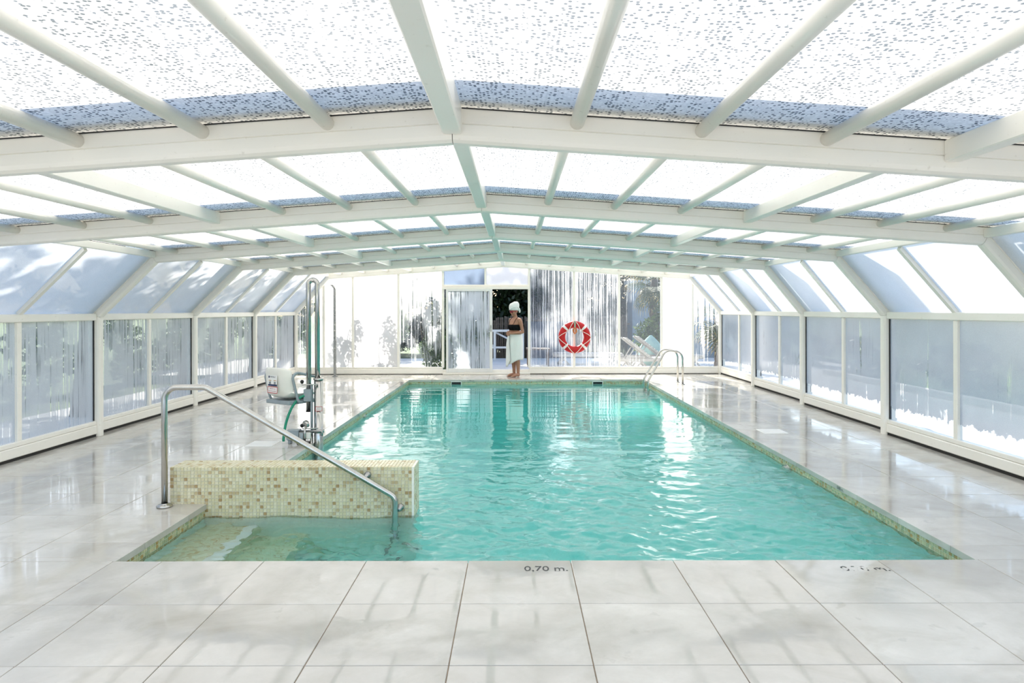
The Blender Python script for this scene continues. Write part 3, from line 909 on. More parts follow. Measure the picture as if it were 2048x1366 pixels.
# green hose
hz = [L((-.15, -.04, .54)), L((-.215, -.06, .50)), L((-.28, -.09, .40)), L((-.335, -.105, .24)), L((-.36, -.11, .08)), L((-.36, -.11, .035))]
def smooth_path(p, n=6):
    P = [Vector(q) for q in p]; out = []
    for i in range(len(P)-1):
        a, b, c, d = P[max(i-1, 0)], P[i], P[i+1], P[min(i+2, len(P)-1)]
        for k in range(n):
            t = k/n
            out.append(.5*((2*b)+(c-a)*t+(2*a-5*b+4*c-d)*t*t+(3*b-a-3*c+d)*t**3))
    out.append(P[-1]); return out
MB().tube(smooth_path(hz), .0145, 12).build('hose', M_GREEN, lf)
# the seat: back shell towards the camera
seat = empty('seat', (-.47, -.02, .595)); seat.parent = lf; seat.rotation_euler = (0, 0, math.radians(-33))
sv = MB(); prof = []
# shell profile in y-z swept across x with side wings
NXs = 13
rows = [(-.03, .36, .205), (-.042, .345, .215), (-.035, .29, .225), (-.025, .18, .228), (-.01, .08, .22), (.02, .03, .21), (.08, .01, .21), (.20, .0, .215), (.33, .012, .215), (.38, -.01, .20)]
pts = []
for (yy, zz, hw) in rows:
    for a in range(NXs):
        u = -1 + 2*a/(NXs-1)
        wing = abs(u)**4
        yo = yy + (.075*wing if zz > .06 else 0)
        zo = zz + (.06*wing if zz <= .06 else 0) - (.03*abs(u)**6 if zz > .33 else 0)
        pts.append((u*hw, yo, zo))
fs = []
for r_ in range(len(rows)-1):
    for a in range(NXs-1):
        fs.append((r_*NXs+a, r_*NXs+a+1, (r_+1)*NXs+a+1, (r_+1)*NXs+a))
sv.add(pts, fs, 0, True)
so = sv.build('shell', M_WHITEPL, seat)
md = so.modifiers.new('thick', 'SOLIDIFY'); md.thickness = .014; md.offset = 0
md = so.modifiers.new('sub', 'SUBSURF'); md.levels = 2; md.render_levels = 2
MB().box(-.19, .21, .0, .37, -.055, -.012, .008).build('seat_base', M_GREYPAINT, seat)
for s in (1,):
    arm = fillet([(.30*s, .34, .235), (.245*s, -.0, .33), (.25*s, .10, -.03), (.25*s, .32, -.035)], [.06, .05], 7)
    MB().tube(arm, .0145, 12).build('armrest', M_GREYPAINT, seat)
arm = fillet([(-.21, .34, .27), (-.245, .02, .31), (-.235, .10, -.03), (-.20, .30, -.035)], [.06, .05], 7)
MB().tube(arm, .0145, 12).build('armrest', M_GREYPAINT, seat)
stk = empty('sticker', (-.005, -.053, .20)); stk.parent = seat; stk.rotation_euler = (-.04, 0, 0)
MB().box(-.075, .08, 0, .0015, -.045, .075).build('sheet', M_WHITE, stk)
MB().box(-.068, -.048, -.001, 0, .045, .068).build('logo_block', M_NAVY, stk)
link('lettering', text_mesh('lettering', 'METALU', .024, M_NAVY), stk, (.006, -.0012, .056), (PI/2, 0, 0))
for xs_ in (-.04, .045):
    MB().box(xs_-.022, xs_+.022, -.001, 0, .012, .022).build('pictogram', M_TANP, stk)
    MB().box(xs_-.016, xs_+.016, -.001, 0, -.025, .004).build('pictogram', M_DARKSTEEL, stk)
MB().box(-.07, .082, -.0012, 0, -.045, -.026).build('pictogram', M_NAVY, stk)
red_label(stk, .17, .075, (.01, -.002, -.088), (0, 0, 0), ('300 KG max', 'sécurité attachée'), .019)
red_label(lf, .075, .055, (.018, -.056, .49), (0, 0, .25), ('300 KG', 'Maximum'), .014)

# ------------------------------------------------------------------ life ring on the back mullion
rg = props(empty('life_ring', (bx(1148), YB-.115, 0.865)), 'red life ring with white bands and rope on the far wall', 'life ring')
RM, Rr = .295, .08
def arc(a0, a1, n, R=RM, y=0): return [(R*math.cos(a0+(a1-a0)*k/n), y, R*math.sin(a0+(a1-a0)*k/n)) for k in range(n+1)]
MB().tube(arc(0, 2*PI, 64)[:-1], Rr, 18, True, flat=1.0).build('ring', M_REDRING, rg)
for k in range(4):
    a = PI/4+k*PI/2
    MB().tube(arc(a-.085, a+.085, 5), Rr+.003, 18).build('white_band', M_WHITE, rg)
anch = [PI/2, PI*1.0, PI*1.5, PI*2.0, PI*2.5]
pts = []
for k in range(4):
    a0, a1 = anch[k], anch[k+1]
    for q in range(13):
        t = q/12; a = a0+(a1-a0)*t
        sag = math.sin(PI*t)
        R_ = (RM+Rr+.008) - .17*sag*(1.0 if k in (0, 3) else .72)
        yy = -.02 - math.sqrt(max(.0, (Rr+.012)**2 - min((R_-RM)**2, (Rr+.012)**2)))*1.0
        pts.append((R_*math.cos(a), yy, R_*math.sin(a)))
MB().tube(pts[:-1], .007, 8, True).build('grab_rope', M_ROPE, rg)
hk = props(empty('throw_line', (bx(1148), YB-.20, 1.215)), 'orange coiled throw line in front of red life ring', 'rope')
MB().box(-.017, .017, -.03, -.018, -.14, .03, .003).build('strap', M_PALEGREEN, hk)
MB().box(-.014, .014, -.03, .165, .018, .03, .003).build('hook', M_WHITE, hk)
mb = MB()
for k in range(7):
    w = .018+.006*(k % 4)
    loop = [(w*math.cos(t)*1.3+.003*math.sin(5*t+k), -.02-.012*math.sin(t+k), -.195+.055*math.sin(t)*(1+.06*k)) for t in [2*PI*q/18 for q in range(18)]]
    mb.tube(loop, .006, 6, True)
mb.build('coil', M_ORANGE, hk)

# ------------------------------------------------------------------ person standing in the doorway
M_SKIN = simple('skin', (.36, .185, .115), .5, 0, .08, 18)
M_TOWEL = simple('white_terry_towel', (.80, .82, .80), .95, 0, .05, 160, .6)
M_SWIM = simple('black_swimwear', (.006, .006, .007), .8, 0, .2, 40, 0, .12)
M_LENS = simple('dark_sunglass_lens', (.01, .006, .008), .08, 0, .1, 10)
M_REDFRAME = simple('red_sunglass_frame', (.45, .01, .03), .25, 0, .1, 10)
M_LIP = simple('lips', (.45, .16, .13), .4, 0, .1, 30)
pe = props(empty('person', (.0, 15.4, 0)), 'person in black bikini top, red sunglasses and white towels standing by open door', 'person')
pe.rotation_euler = (0, 0, math.radians(-50))
bd = MB()
bd.loft([(0, .01, .74, .15, .11), (0, .012, .80, .168, .122), (0, .012, .86, .170, .128), (0, .005, .93, .150, .112), (0, 0, 1.00, .128, .095), (0, -.004, 1.06, .127, .095),
         (0, -.008, 1.13, .140, .104), (0, -.006, 1.19, .148, .103), (0, .004, 1.25, .150, .088), (0, .012, 1.295, .125, .068), (0, .014, 1.32, .075, .055), (0, .008, 1.345, .050, .050),
         (0, -.006, 1.385, .046, .048), (0, -.015, 1.42, .046, .05)], 20)
for s in (-1, 1):
    bd.ball((s*.062, -.085, 1.125), (.058, .05, .055))                       # bust
    bd.tube([(s*.10, .008, 1.288), (s*.150, .01, 1.275), (s*.172, .012, 1.24)], [.045, .05, .044], 12)   # shoulder
    el = (s*.212, .045, 1.005); wr_ = (s*.075, -.175, .975)
    bd.tube(smooth_path([(s*.165, .012, 1.265), (s*.186, .025, 1.16), el], 4), [.046, .045, .044, .043, .042, .040, .038, .036, .034], 12)
    bd.ball(el, .034)
    bd.tube(smooth_path([el, (s*.16, -.06, .985), wr_], 4), [.034, .036, .036, .034, .032, .029, .026, .024, .022], 12)
    # hand: palm, four fingers, thumb, folded over each other at the belly
    pc = Vector((s*.035, -.205, .972+s*.012))
    bd.tube([wr_, (s*.055, -.192, .972+s*.008), tuple(pc), (s*.012, -.212, .968+s*.014)], [.022, .027, .030, .026], 10, flat=.6)
    for q in range(4):
        z0 = pc.z + .026 - .017*q; ln = (.070, .078, .072, .058)[q]
        b0 = Vector((s*.018, -.216, z0))
        bd.tube([b0, b0+Vector((-s*ln*.45, -.006, -.004)), b0+Vector((-s*ln*.8, .008, -.010)), b0+Vector((-s*ln, .022, -.014))], [.0088, .0085, .008, .0065], 8)
    b0 = Vector((s*.045, -.212, pc.z+.022))
    bd.tube([b0, b0+Vector((-s*.022, -.012, .020)), b0+Vector((-s*.050, -.010, .026))], [.011, .0098, .008], 8)
    # leg and foot
    bd.tube(smooth_path([(s*.085, .012, .80), (s*.082, .0, .62), (s*.075, -.004, .45), (s*.074, .022, .30), (s*.070, .03, .085)], 4),
            [.088, .085, .081, .077, .073, .068, .063, .058, .054, .053, .053, .053, .051, .046, .041, .037, .034], 14)
    bd.ball((s*.070, .035, .05), (.034, .042, .05))
    bd.tube([(s*.070, .05, .035), (s*.072, -.02, .045), (s*.078, -.09, .03), (s*.082, -.14, .018)], [.033, .036, .036, .024], 12, flat=1.05)
    for q in range(5):
        x_ = s*(.058+.0125*q); ln = (.05, .046, .040, .033, .026)[q]
        bd.tube([(x_, -.125, .018), (x_, -.140-ln*.4, .016), (x_, -.14-ln*.8, .011)], [.0115 if q == 0 else .009, .010 if q == 0 else .0078, .008 if q == 0 else .006], 8)
# head, tilted a little down
HR = Matrix.Rotation(math.radians(13), 3, 'X')
hc = Vector((0, -.022, 1.468))
def hp(x, y, z):
    q = HR @ Vector((x, y, z)); return (hc.x+q.x, hc.y+q.y, hc.z+q.z)
bd.ball(hp(0, .012, .03), (.072, .088, .082), 16, 12, R=HR)
bd.ball(hp(0, -.018, -.02), (.058, .068, .085), 16, 12, R=HR)
bd.ball(hp(0, -.058, -.088), (.026, .024, .022), R=HR)
for s in (-1, 1):
    bd.ball(hp(s*.034, -.062, -.018), (.022, .018, .02), R=HR)               # cheeks
    bd.ball(hp(s*.030, -.074, .012), (.014, .010, .009), R=HR)               # closed lids
    bd.ball(hp(s*.072, .012, -.01), (.010, .020, .030), R=HR)                # ears
bd.tube([hp(0, -.076, .018), hp(0, -.090, -.008), hp(0, -.100, -.026), hp(0, -.088, -.034)], [.009, .010, .014, .010], 10)
bd.ball(hp(0, -.083, -.054), (.021, .010, .006), R=HR); bd.ball(hp(0, -.082, -.064), (.018, .010, .006), R=HR)
body = bd.build('body', M_SKIN, pe)
mdf = body.modifiers.new('fuse', 'REMESH'); mdf.mode = 'VOXEL'; mdf.voxel_size = .0052; mdf.use_smooth_shade = True
mdf = body.modifiers.new('soften', 'SMOOTH'); mdf.factor = .5; mdf.iterations = 3
bpy.context.view_layer.update()
dg = bpy.context.evaluated_depsgraph_get()
bme = bpy.data.meshes.new_from_object(body.evaluated_get(dg))
body.modifiers.clear(); body.data = bme
bme.polygons.foreach_set('use_smooth', [True]*len(bme.polygons))
mb = MB(); mb.ball(hp(0, -.0905, -.054), (.018, .004, .0045), R=HR); mb.ball(hp(0, -.089, -.063), (.015, .004, .0045), R=HR)
mb.build('lips', M_LIP, pe)
# bikini top
def torso_ring(z, g, n=28):
    prof = [(.98, .129, .096, 0), (1.06, .127, .095, -.004), (1.13, .140, .104, -.008), (1.19, .148, .103, -.006), (1.25, .150, .088, .004)]
    for (a, b) in zip(prof[:-1], prof[1:]):
        if a[0] <= z <= b[0]:
            t = (z-a[0])/(b[0]-a[0]); rx, ry, cy_ = (a[k]+(b[k]-a[k])*t for k in (1, 2, 3))
    out = []
    for k in range(n):
        a = 2*PI*k/n
        x, y = rx*math.cos(a), ry*math.sin(a)
        fr = max(0, -math.sin(a))
        bump = .0
        for s in (-1, 1):
            q = ((x-s*.062)/.058)**2 + ((z-1.125)/.062)**2
            if q < 1 and y < 0: bump = max(bump, .042*math.sqrt(1-q))
        out.append((x*(1+g/rx), cy_+y*(1+g/ry)-bump*fr, z))
    return out
tb = MB(); vz = []
zs = [1.045+.014*k for k in range(10)]
for z in zs: vz += torso_ring(z, .015)
n = 28
top_drop = lambda k: 0
fs = []
for r_ in range(len(zs)-1):
    for k in range(n):
        if r_ >= 6 and vz[r_*n+k][1] > .03: continue
        fs.append((r_*n+k, r_*n+(k+1) % n, (r_+1)*n+(k+1) % n, (r_+1)*n+k))
tb.add(vz, fs, 0, True)
bt = tb.build('bikini_top', M_SWIM, pe)
m_ = bt.modifiers.new('thick', 'SOLIDIFY'); m_.thickness = .006; m_.offset = .5
for s in (-1, 1):
    MB().tube(smooth_path([(s*.075, -.128, 1.165), (s*.088, -.098, 1.225), (s*.095, -.055, 1.29), (s*.092, .01, 1.338), (s*.085, .07, 1.295), (s*.07, .105, 1.165)], 5), .0045, 8).build('strap', M_SWIM, bt)
# towel skirt
tw = MB(); vs_ = []; NT_, NZ = 72, 16
prof = [(0, .150, .118), (.15, .170, .138), (.35, .182, .150), (.7, .176, .150), (1.0, .170, .150)]
def pr_at(t):
    for a, b in zip(prof[:-1], prof[1:]):
        if a[0] <= t <= b[0]+1e-6:
            u = (t-a[0])/(b[0]-a[0]); return a[1]+(b[1]-a[1])*u, a[2]+(b[2]-a[2])*u
    return prof[-1][1:]
for iz in range(NZ):
    for k in range(NT_):
        a = 2*PI*k/NT_
        front = max(0, math.cos(a-(-PI/2-.15)))
        hem = .385 - .10*front**2
        t = iz/(NZ-1); z = .985 + (hem-.985)*t
        rx, ry = pr_at(t)
        fold = 1 + (.016*math.sin(a*9+1.2*t)+.012*math.sin(a*5+2))*(.25+t)
        vs_.append((rx*fold*math.cos(a), .008+ry*fold*math.sin(a), z))
fs = [(i*NT_+(k+1) % NT_, i*NT_+k, (i+1)*NT_+k, (i+1)*NT_+(k+1) % NT_) for i in range(NZ-1) for k in range(NT_)]
tw.add(vs_, fs, 0, True)
sk = tw.build('towel_skirt', M_TOWEL, pe)
m_ = sk.modifiers.new('thick', 'SOLIDIFY'); m_.thickness = .012; m_.offset = 1
fp = MB(); vv = []
NA, NZ2 = 9, 14
for i in range(NZ2):
    t = i/(NZ2-1)
    for k in range(NA):
        u = k/(NA-1)
        a = -PI/2 - .65 + u*(.55+.35*t)
        zlow = .215 + .16*abs(u-.25)*1.3
        z = .955 + (zlow-.955)*t
        rx, ry = pr_at(min(1, t*1.05))
        r_ = 1.10 + .07*math.sin(u*7+1)*t + .10*t*(1-u)
        vv.append((rx*r_*math.cos(a), ry*r_*math.sin(a)-.01, z))
fp.add(vv, [(i*NA+k, i*NA+k+1, (i+1)*NA+k+1, (i+1)*NA+k) for i in range(NZ2-1) for k in range(NA-1)], 0, True)
fo = fp.build('towel_flap', M_TOWEL, sk)
m_ = fo.modifiers.new('thick', 'SOLIDIFY'); m_.thickness = .012; m_.offset = 0
# turban
tb = MB(); vv = []
rings = [(.010, .077, .093, .004), (.035, .084, .102, .006), (.07, .092, .112, .010), (.105, .096, .116, .016), (.14, .096, .112, .022), (.165, .085, .098, .026), (.180, .062, .072, .03), (.187, .02, .024, .03)]
nT = 36
for (z, rx, ry, yo) in rings:
    for k in range(nT):
        a = 2*PI*k/nT
        f_ = 1+.022*math.sin(a*4+z*45)+.012*math.sin(a*9-z*60)
        dz = (-.030*max(0, math.sin(a)) + .030*max(0, -math.sin(a)))*max(0, 1-z/.09)         # lower at the nape, open brow
        vx = Vector((rx*f_*math.cos(a), yo+.006+ry*f_*math.sin(a), z+.012+dz + .012*math.cos(a)*(z > .1)))
        vv.append(hp(*vx))
fs = [(i*nT+k, i*nT+(k+1) % nT, (i+1)*nT+(k+1) % nT, (i+1)*nT+k) for i in range(len(rings)-1) for k in range(nT)]
fs.append(tuple((len(rings)-1)*nT+k for k in range(nT)))
tb.add(vv, fs, 0, True)
to = tb.build('towel_turban', M_TOWEL, pe)
m_ = to.modifiers.new('thick', 'SOLIDIFY'); m_.thickness = .01; m_.offset = 1
# twisted tuck wound across the brow, falling behind the ear
tk = [hp(-.05, -.088, .058), hp(.02, -.100, .085), hp(.075, -.05, .115), hp(.095, .03, .10), hp(.088, .075, .045), hp(.075, .095, -.01), hp(.065, .09, -.045)]
MB().tube(smooth_path(tk, 5), [.013]*10+[.017]*10+[.022]*11, 10).build('tuck', M_TOWEL, to)
# sunglasses
sg = empty('sunglasses', (0, 0, 0)); sg.parent = pe
for s in (-1, 1):
    ring = [hp(s*.033+.026*math.cos(a), -.098+.012*abs(math.cos(a))*(1 if s*math.cos(a) > 0 else 0), .010+.021*math.sin(a)+(.006*max(0, s*math.cos(a)))) for a in [2*PI*k/20 for k in range(20)]]
    MB().tube(ring, .0048, 8, True).build('rim', M_REDFRAME, sg)
    MB().ball(hp(s*.033, -.096, .010), (.0255, .004, .0205), R=HR).build('lens', M_LENS, sg)
    MB().tube([hp(s*.059, -.088, .018), hp(s*.078, -.05, .016), hp(s*.080, .02, .010)], .0042, 8).build('temple', M_REDFRAME, sg)
MB().tube([hp(-.009, -.100, .014), hp(0, -.103, .018), hp(.009, -.100, .014)], .004, 8).build('bridge', M_REDFRAME, sg)

# ------------------------------------------------------------------ outside: ground, plants, garden furniture
gr = MB()
for (a, b, c, d) in ((-150, -5.4, -60, 200), (5.1, 150, -60, 200), (-5.4, 5.1, -60, -2.3), (-5.4, 5.1, 16, 200)):
    gr.add([(a, c, -.21), (b, c, -.21), (b, d, -.21), (a, d, -.21)], [(0, 1, 2, 3)])
props(gr.build('garden_ground', M_LAWN), kind='structure', label='lawn around the pool house')
MB_p = MB()
for (a, b, c, d) in ((-9, 9, 16.07, 21.5), (5.16, 7.2, -2.36, 16.07), (-7.0, -5.51, -2.36, 16.07), (-9, 9, -12, -2.36)):
    MB_p.box(a, b, c, d, -.21, -.02)
props(MB_p.build('terrace_paving', M_PAVE), kind='structure', label='sunlit pale paving around the enclosure')
MB().box(7.2, 7.32, -3, 16, -.21, .10, .01).build('garden_kerb', M_CONC)
props(bpy.data.objects['garden_kerb'], 'low pale kerb along the right-hand paving', 'kerb')

def leaves(n, blobs, size, asp=.45, seed=0, shell=.55):
    rs = np.random.RandomState(seed)
    W = np.array([b[3]*b[4]*b[5] for b in blobs]); W = W/W.sum()
    pick = rs.choice(len(blobs), n, p=W)
    bl = np.array(blobs)[pick]
    d = rs.normal(size=(n, 3)); d /= np.linalg.norm(d, axis=1)[:, None]
    r = (shell + (1-shell)*rs.rand(n))[:, None]
    c = bl[:, :3] + d*r*bl[:, 3:6]
    ax = rs.normal(size=(n, 3)); ax[:, 2] -= .3; ax /= np.linalg.norm(ax, axis=1)[:, None]
    up = rs.normal(size=(n, 3)); sd = np.cross(ax, up); sd /= np.linalg.norm(sd, axis=1)[:, None]
    s = size*(.6+.8*rs.rand(n))[:, None]
    p0 = c - ax*s*.5; p2 = c + ax*s*.5; p1 = c + sd*s*asp*.5; p3 = c - sd*s*asp*.5
    V = np.stack([p0, p1, p2, p3], 1).reshape(-1, 3)
    Fc = np.arange(4*n).reshape(n, 4)
    return V, Fc
def leaf_mesh(name, V, Fc, mat):
    me = bpy.data.meshes.new(name)
    me.from_pydata(V.tolist(), [], Fc.tolist()); me.materials.append(mat); me.update(); return me
def plant(name, label, cat, loc, blobs, n, size, mat, trunk=None, seed=0, group=None, asp=.45):
    e = props(empty(name, loc), label, cat, group)
    V, Fc = leaves(n, blobs, size, asp, seed)
    o = link('foliage', leaf_mesh('foliage', V, Fc, mat), e); o['kind'] = 'stuff'
    if trunk:
        for (pts, rad) in trunk:
            MB().tube(smooth_path(pts, 4), [rad*(1-.6*k/(len(pts)*4)) for k in range((len(pts)-1)*4+1)], 9).build('trunk' if rad > .06 else 'stem', M_BARK, e)
    return e
GZ = -.21
# dark tree wall behind the door and streaked panes
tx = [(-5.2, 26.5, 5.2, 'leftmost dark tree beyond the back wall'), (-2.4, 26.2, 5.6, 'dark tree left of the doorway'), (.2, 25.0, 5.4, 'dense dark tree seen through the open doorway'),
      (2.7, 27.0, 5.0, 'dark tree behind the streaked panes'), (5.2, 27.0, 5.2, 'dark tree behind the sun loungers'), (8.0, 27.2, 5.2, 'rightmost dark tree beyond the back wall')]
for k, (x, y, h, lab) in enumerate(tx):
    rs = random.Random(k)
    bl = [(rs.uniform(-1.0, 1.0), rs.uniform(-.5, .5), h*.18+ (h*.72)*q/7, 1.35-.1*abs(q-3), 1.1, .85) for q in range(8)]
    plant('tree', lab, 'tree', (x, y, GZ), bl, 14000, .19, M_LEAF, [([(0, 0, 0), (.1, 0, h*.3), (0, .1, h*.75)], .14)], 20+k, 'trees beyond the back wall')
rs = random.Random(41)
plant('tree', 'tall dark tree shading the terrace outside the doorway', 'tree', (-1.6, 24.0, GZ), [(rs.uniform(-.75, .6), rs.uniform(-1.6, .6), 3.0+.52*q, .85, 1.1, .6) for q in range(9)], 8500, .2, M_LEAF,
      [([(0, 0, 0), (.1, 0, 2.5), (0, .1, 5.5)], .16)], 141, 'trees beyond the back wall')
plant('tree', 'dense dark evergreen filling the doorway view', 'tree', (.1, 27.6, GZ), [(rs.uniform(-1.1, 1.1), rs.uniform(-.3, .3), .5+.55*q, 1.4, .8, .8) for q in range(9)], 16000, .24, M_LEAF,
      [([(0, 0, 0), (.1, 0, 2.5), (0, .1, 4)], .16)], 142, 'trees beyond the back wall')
# shrubs close behind the back wall: their shadows fall on the milky panes
sh_ = [(-4.15, 16.95, 2.0, .46, 2600, 'thin shrub behind the first milky pane'), (-3.2, 17.0, 2.1, .54, 3200, 'loose shrub behind the second milky pane'),
       (-2.2, 17.05, 2.5, .60, 5200, 'dense shrub behind the half-wiped pane'), (-1.2, 17.15, 2.7, .52, 4200, 'tall shrub behind the sliding door')]
for k, (x, y, h, w, n_, lab) in enumerate(sh_):
    rs = random.Random(50+k)
    bl = [(rs.uniform(-w*.6, w*.6), rs.uniform(-.15, .15), h*(.10+.76*q/6), w*(.75-.07*q), .24, h*.13) for q in range(7)]
    tr_ = [([(0, 0, 0), (rs.uniform(-.2, .2), 0, h*.5), (rs.uniform(-.35, .35), 0, h*.9)], .018) for _ in range(3)]
    plant('shrub', lab, 'shrub', (x, y, -.02), bl, n_, .085, M_LEAF2, tr_, 60+k, 'shrubs behind the back wall', .5)
plant('shrub', 'glossy evergreen shrub behind the sun loungers', 'shrub', (4.0, 19.75, -.02), [(0, 0, .5, .6, .5, .5), (.2, 0, 1.0, .55, .45, .4), (.35, 0, 1.45, .35, .35, .4), (-.3, 0, .9, .3, .3, .3)], 2600, .11, M_LEAF2,
      [([(0, 0, 0), (.1, 0, .7), (.2, 0, 1.3)], .03)], 77, 'shrubs behind the back wall')
# trees left of the enclosure throw the dappled shade
for k, (x, y, h, w, n_, lab) in enumerate(((-6.3, 9.9, 5.8, 1.6, 2500, 'tree beside the left wall, nearest'), (-6.4, 13.2, 6.2, 1.7, 3100, 'tree beside the left wall, second from the front'), (-6.5, 17.0, 6.6, 1.75, 3300, 'tree beside the left wall, third from the front'), (-7.1, 21.0, 7.0, 1.7, 3100, 'tree beside the left wall, farthest'))):
    rs = random.Random(90+k)
    bl = [(rs.uniform(-w*.55, w*.55), rs.uniform(-w*.6, w*.6), h*(.50+.45*q/9), w*.5, w*.55, h*.085) for q in range(10)]
    tr_ = [([(0, 0, 0), (.15, .05, h*.35), (.0, .2, h*.8)], .17), ([(.1, 0, h*.3), (w*.35, .2, h*.5), (w*.55, .4, h*.65)], .07), ([(.1, 0, h*.35), (-w*.3, -.4, h*.55), (-w*.4, -.6, h*.72)], .07)]
    plant('tree', lab, 'tree', (x, y, GZ), bl, n_, .22, M_LEAF2, tr_, 100+k, 'trees along the left side', .55)
# low hedge plants on both sides, seen as blurs through the fog
words = ['nearest', 'second', 'third', 'fourth', 'fifth', 'sixth', 'seventh', 'eighth']
for sx_, nm, ys, hh_ in ((-9.2, 'left', [10.5+2.7*k for k in range(8)], 2.3), (8.0, 'right', [9.5+3.0*k for k in range(5)], 1.0)):
    for k, y in enumerate(ys):
        rs = random.Random(200+k+int(sx_))
        bl = [(rs.uniform(-.2, .2), rs.uniform(-.6, .6), hh_*(.15+.16*q), .4, .75, hh_*.16) for q in range(6)]
        plant('hedge_bush', '%s bush from the front in the %s hedge outside the %s wall' % (words[k], 'tall' if hh_ > 2 else 'low', nm), 'bush', (sx_, y, GZ), bl, 2200 if hh_ > 2 else 1200, .14, M_LEAF2, None, 300+k, 'hedge bushes on the %s' % nm)

# palm at the right of the back wall
def frond_mesh(name, n=26, dry=.25, ln=.85):
    mb = MB()
    mb.tube([(0, 0, 0), (.25, 0, .02), (.5, 0, -.02)], [.014, .011, .008], 6)
    for k in range(n):
        a = -1.9+3.8*k/(n-1)
        L_ = ln*(.65+.35*math.cos(a*.75))
        d = Vector((math.cos(a), math.sin(a), 0))
        s_ = Vector((-d.y, d.x, 0))
        b0 = Vector((.5, 0, -.02)); dr = -.22*L_
        w = .018
        p1, p2 = b0+d*L_*.55+Vector((0, 0, .02)), b0+d*L_+Vector((0, 0, dr))
        mb.add([b0-s_*.004, b0+s_*.004, p1+s_*w, p1-s_*w], [(0, 1, 2, 3)], 0)
        q2 = b0+d*L_*.8+Vector((0, 0, dr*.35))
        mb.add([p1-s_*w, p1+s_*w, q2+s_*w*.6, q2-s_*w*.6], [(0, 1, 2, 3)], 0)
        mb.add([q2-s_*w*.6, q2+s_*w*.6, p2], [(0, 1, 2)], 1)
    return mb.mesh(name, [M_PALM, M_PALMDRY])
fm = frond_mesh('frond')
def palm(loc, h, nf, sc, lab, seed):
    e = props(empty('fan_palm', loc), lab, 'palm', 'fan palms')
    mb = MB(); pts = []; rr = []
    for k in range(24):
        z = h*k/23; pts.append((.04*math.sin(k*.3), .03*math.cos(k*.2), z)); rr.append(.13+.02*(k % 2)-.03*k/23)
    mb.tube(pts, rr, 10).build('trunk', M_BARK, e)
    rs = random.Random(seed)
    for k in range(nf):
        o = link('frond', fm, e, (.04, .0, h-.05), (rs.uniform(-.3, .3), rs.uniform(-.9, 1.0), 2*PI*k/nf*2.4+rs.uniform(-.2, .2)))
        o.scale = (sc, sc, sc)
    return e
palm((4.3, 21.1, -.02), 2.45, 22, .95, 'fan palm with dry yellow tips behind the loungers', 1)
palm((5.05, 16.95, -.02), 1.35, 16, .85, 'low fan palm shading the right end of back wall', 2)

# sun loungers
def lounger(loc, rz, back, lab):
    e = props(empty('sun_lounger', loc, rz), lab, 'sun lounger', 'weathered teak sun loungers')
    W, LN, hz_ = .60, 1.95, .30
    for s in (-1, 1):
        MB().box(0, LN, s*W/2-.02, s*W/2+.02, hz_-.07, hz_, .006).build('side_rail', M_GREYWOOD, e)
    for x in (.28, LN-.25):
        for s in (-1, 1):
            mb = MB(); mb.tube([(x-.13, s*W/2*.9, .0), (x+.10, s*W/2*.9, hz_-.04)], .026, 4).build('leg', M_GREYWOOD, e)
            mb = MB(); mb.tube([(x+.16, s*W/2*.8, .0), (x-.07, s*W/2*.8, hz_-.04)], .026, 4).build('leg', M_GREYWOOD, e)
    hx = .85
    for k in range(11):
        x = hx+.05+k*(LN-hx-.06)/11
        MB().box(x, x+.075, -W/2, W/2, hz_, hz_+.018, .004).build('slat', M_GREYWOOD, e)
    R = Matrix.Rotation(back, 3, 'Y')
    for k in range(9):
        mb = MB(); mb.box(-(.03+k*.088+.072), -(.03+k*.088), -W/2+.03, W/2-.03, .0, .018, .004)
        mb.v = [tuple(R @ Vector(p) + Vector((hx, 0, hz_+.01))) for p in mb.v]
        mb.build('slat', M_GREYWOOD, e)
    for s in (-1, 1):
        mb = MB(); mb.box(-.84, .0, s*(W/2-.04)-.018, s*(W/2-.04)+.018, -.045, .0, .005)
        mb.v = [tuple(R @ Vector(p) + Vector((hx, 0, hz_+.01))) for p in mb.v]
        mb.build('back_rail', M_GREYWOOD, e)
    if back > .2:
        tp = R @ Vector((-.5, 0, -.04)) + Vector((hx, 0, hz_+.01))
        for s in (-1, 1):
            MB().tube([(tp.x, s*.2, tp.z), (hx-.62, s*.2, hz_-.03)], .016, 4).build('prop', M_GREYWOOD, e)
    return e
lounger((2.56, 17.25, -.02), .05, math.radians(38), 'grey teak lounger with raised back, nearer the pane')
lounger((3.02, 18.15, -.02), .03, math.radians(38), 'grey teak lounger with raised back, the farther of two')
lounger((1.05, 19.1, -.02), 0, 0.0, 'flat grey teak lounger behind the streaked pane')
# pale green covered heap by the loungers
mb = MB(); vv = []; nT = 20
for (z, r_) in ((0, .30), (.2, .33), (.45, .30), (.62, .2), (.74, .10), (.82, .02)):
    for k in range(nT):
        a = 2*PI*k/nT; f_ = 1+.13*math.sin(a*4+z*3)+.06*math.sin(a*7)
        vv.append((r_*f_*math.cos(a), r_*f_*math.sin(a)*.8, z))
mb.add(vv, [(i*nT+k, i*nT+(k+1) % nT, (i+1)*nT+(k+1) % nT, (i+1)*nT+k) for i in range(5) for k in range(nT)], 0, True)
o = mb.build('furniture_cover', simple('pale_green_canvas', (.42, .60, .52), .8, 0, .1, 6, .3), None, (3.75, 18.85, -.02))
props(o, 'pale green canvas cover draped behind the raised loungers', 'cover')

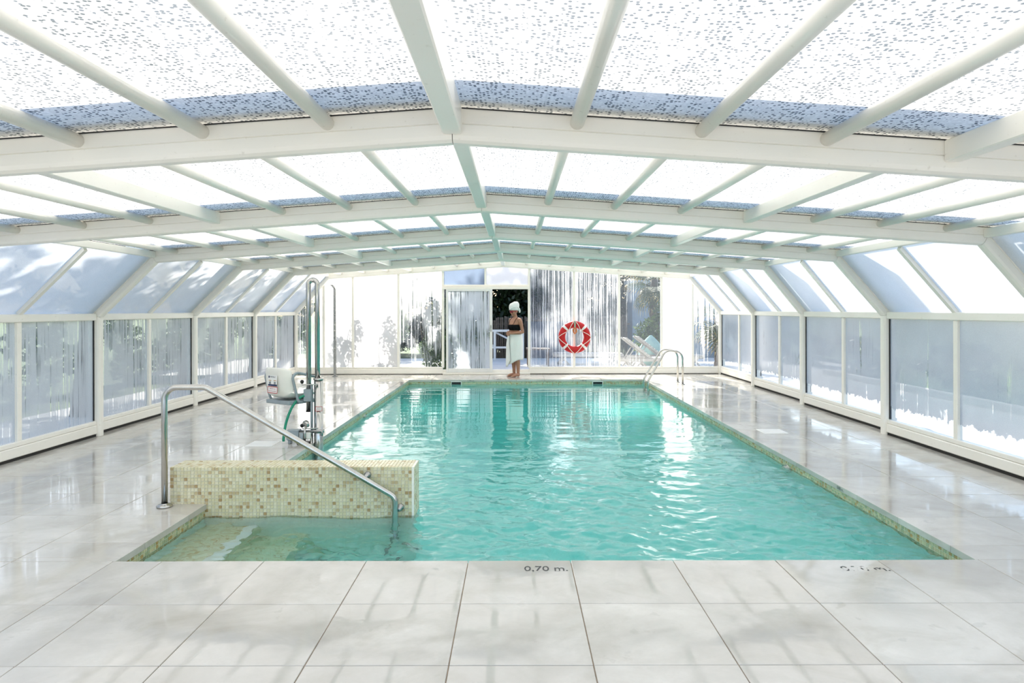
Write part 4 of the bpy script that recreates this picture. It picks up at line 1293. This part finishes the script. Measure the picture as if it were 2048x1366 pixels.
# stake fence, white railing, shed and table seen through the doorway
fe = props(empty('stake_fence', (0, 23.2, GZ)), 'dark fence of upright wooden stakes behind the white railing', 'fence')
sm = MB().box(-.028, .028, -.015, .015, 0, 1.55, .006).mesh('stake', M_FENCEW)
for k in range(95):
    x = -2.6+k*.068
    o = link('stake', sm, fe, (x, .02*math.sin(k*1.7), rnd.uniform(-.09, .0) - .20+ max(0, min(.2, (x+1.2)*.2))), (0, rnd.uniform(-.015, .015), 0))
for z in (.5, 1.2): MB().box(-2.65, 3.9, .02, .06, z, z+.06, .005).build('fence_rail', M_FENCEW, fe)
wr2 = props(empty('white_railing', (-1.5, 20.6, -.02)), 'white painted timber railing seen through the open doorway', 'railing')
MB().box(0, 1.75, -.03, .03, .86, .93, .006).build('top_rail', M_WHITE, wr2)
MB().box(0, 1.75, -.02, .02, .36, .42, .006).build('bottom_rail', M_WHITE, wr2)
for x in (.02, .85, 1.7): MB().box(x, x+.07, -.035, .035, 0, .92, .006).build('post', M_WHITE, wr2)
for (xa, xb) in ((.09, .85), (.92, 1.7)):
    MB().tube([(xa, 0, .84), (xb, 0, .44)], .026, 4).build('brace', M_WHITE, wr2)
shd = props(empty('garden_shed', (1.9, 21.7, GZ)), 'blue-grey garden wall panel right of the doorway view', 'shed')
MB().box(-1.5, 0, 0, 1.0, 0, 1.35, .01).build('wall', simple('dark_shed_boards', (.10, .115, .15), .7, 0, .2, 6, stretch=(1, 12, 1)), shd)
MB().box(-1.56, .06, -.06, 1.06, 1.35, 1.42, .01).build('roof', M_FENCEW, shd)
bw = props(empty('garden_building', (4.9, 23.3, GZ)), 'grey-blue rendered building beyond the loungers', 'building')
MB().box(-.9, 4.5, 0, 1.0, 0, 2.6, .01).build('wall', M_STUCCO, bw)
MB().box(-1.0, 4.6, -.1, 1.1, 2.6, 2.72, .01).build('roof', M_CONC, bw)
tbl = props(empty('garden_table', (.62, 18.6, -.02)), 'dark wooden side table outside the door behind the person', 'table')
MB().box(-.32, .32, -.3, .3, .44, .48, .006).build('table_top', M_FENCEW, tbl)
for sx_ in (-.27, .27):
    for sy_ in (-.25, .25): MB().box(sx_-.025, sx_+.025, sy_-.025, sy_+.025, 0, .44, .004).build('leg', M_FENCEW, tbl)
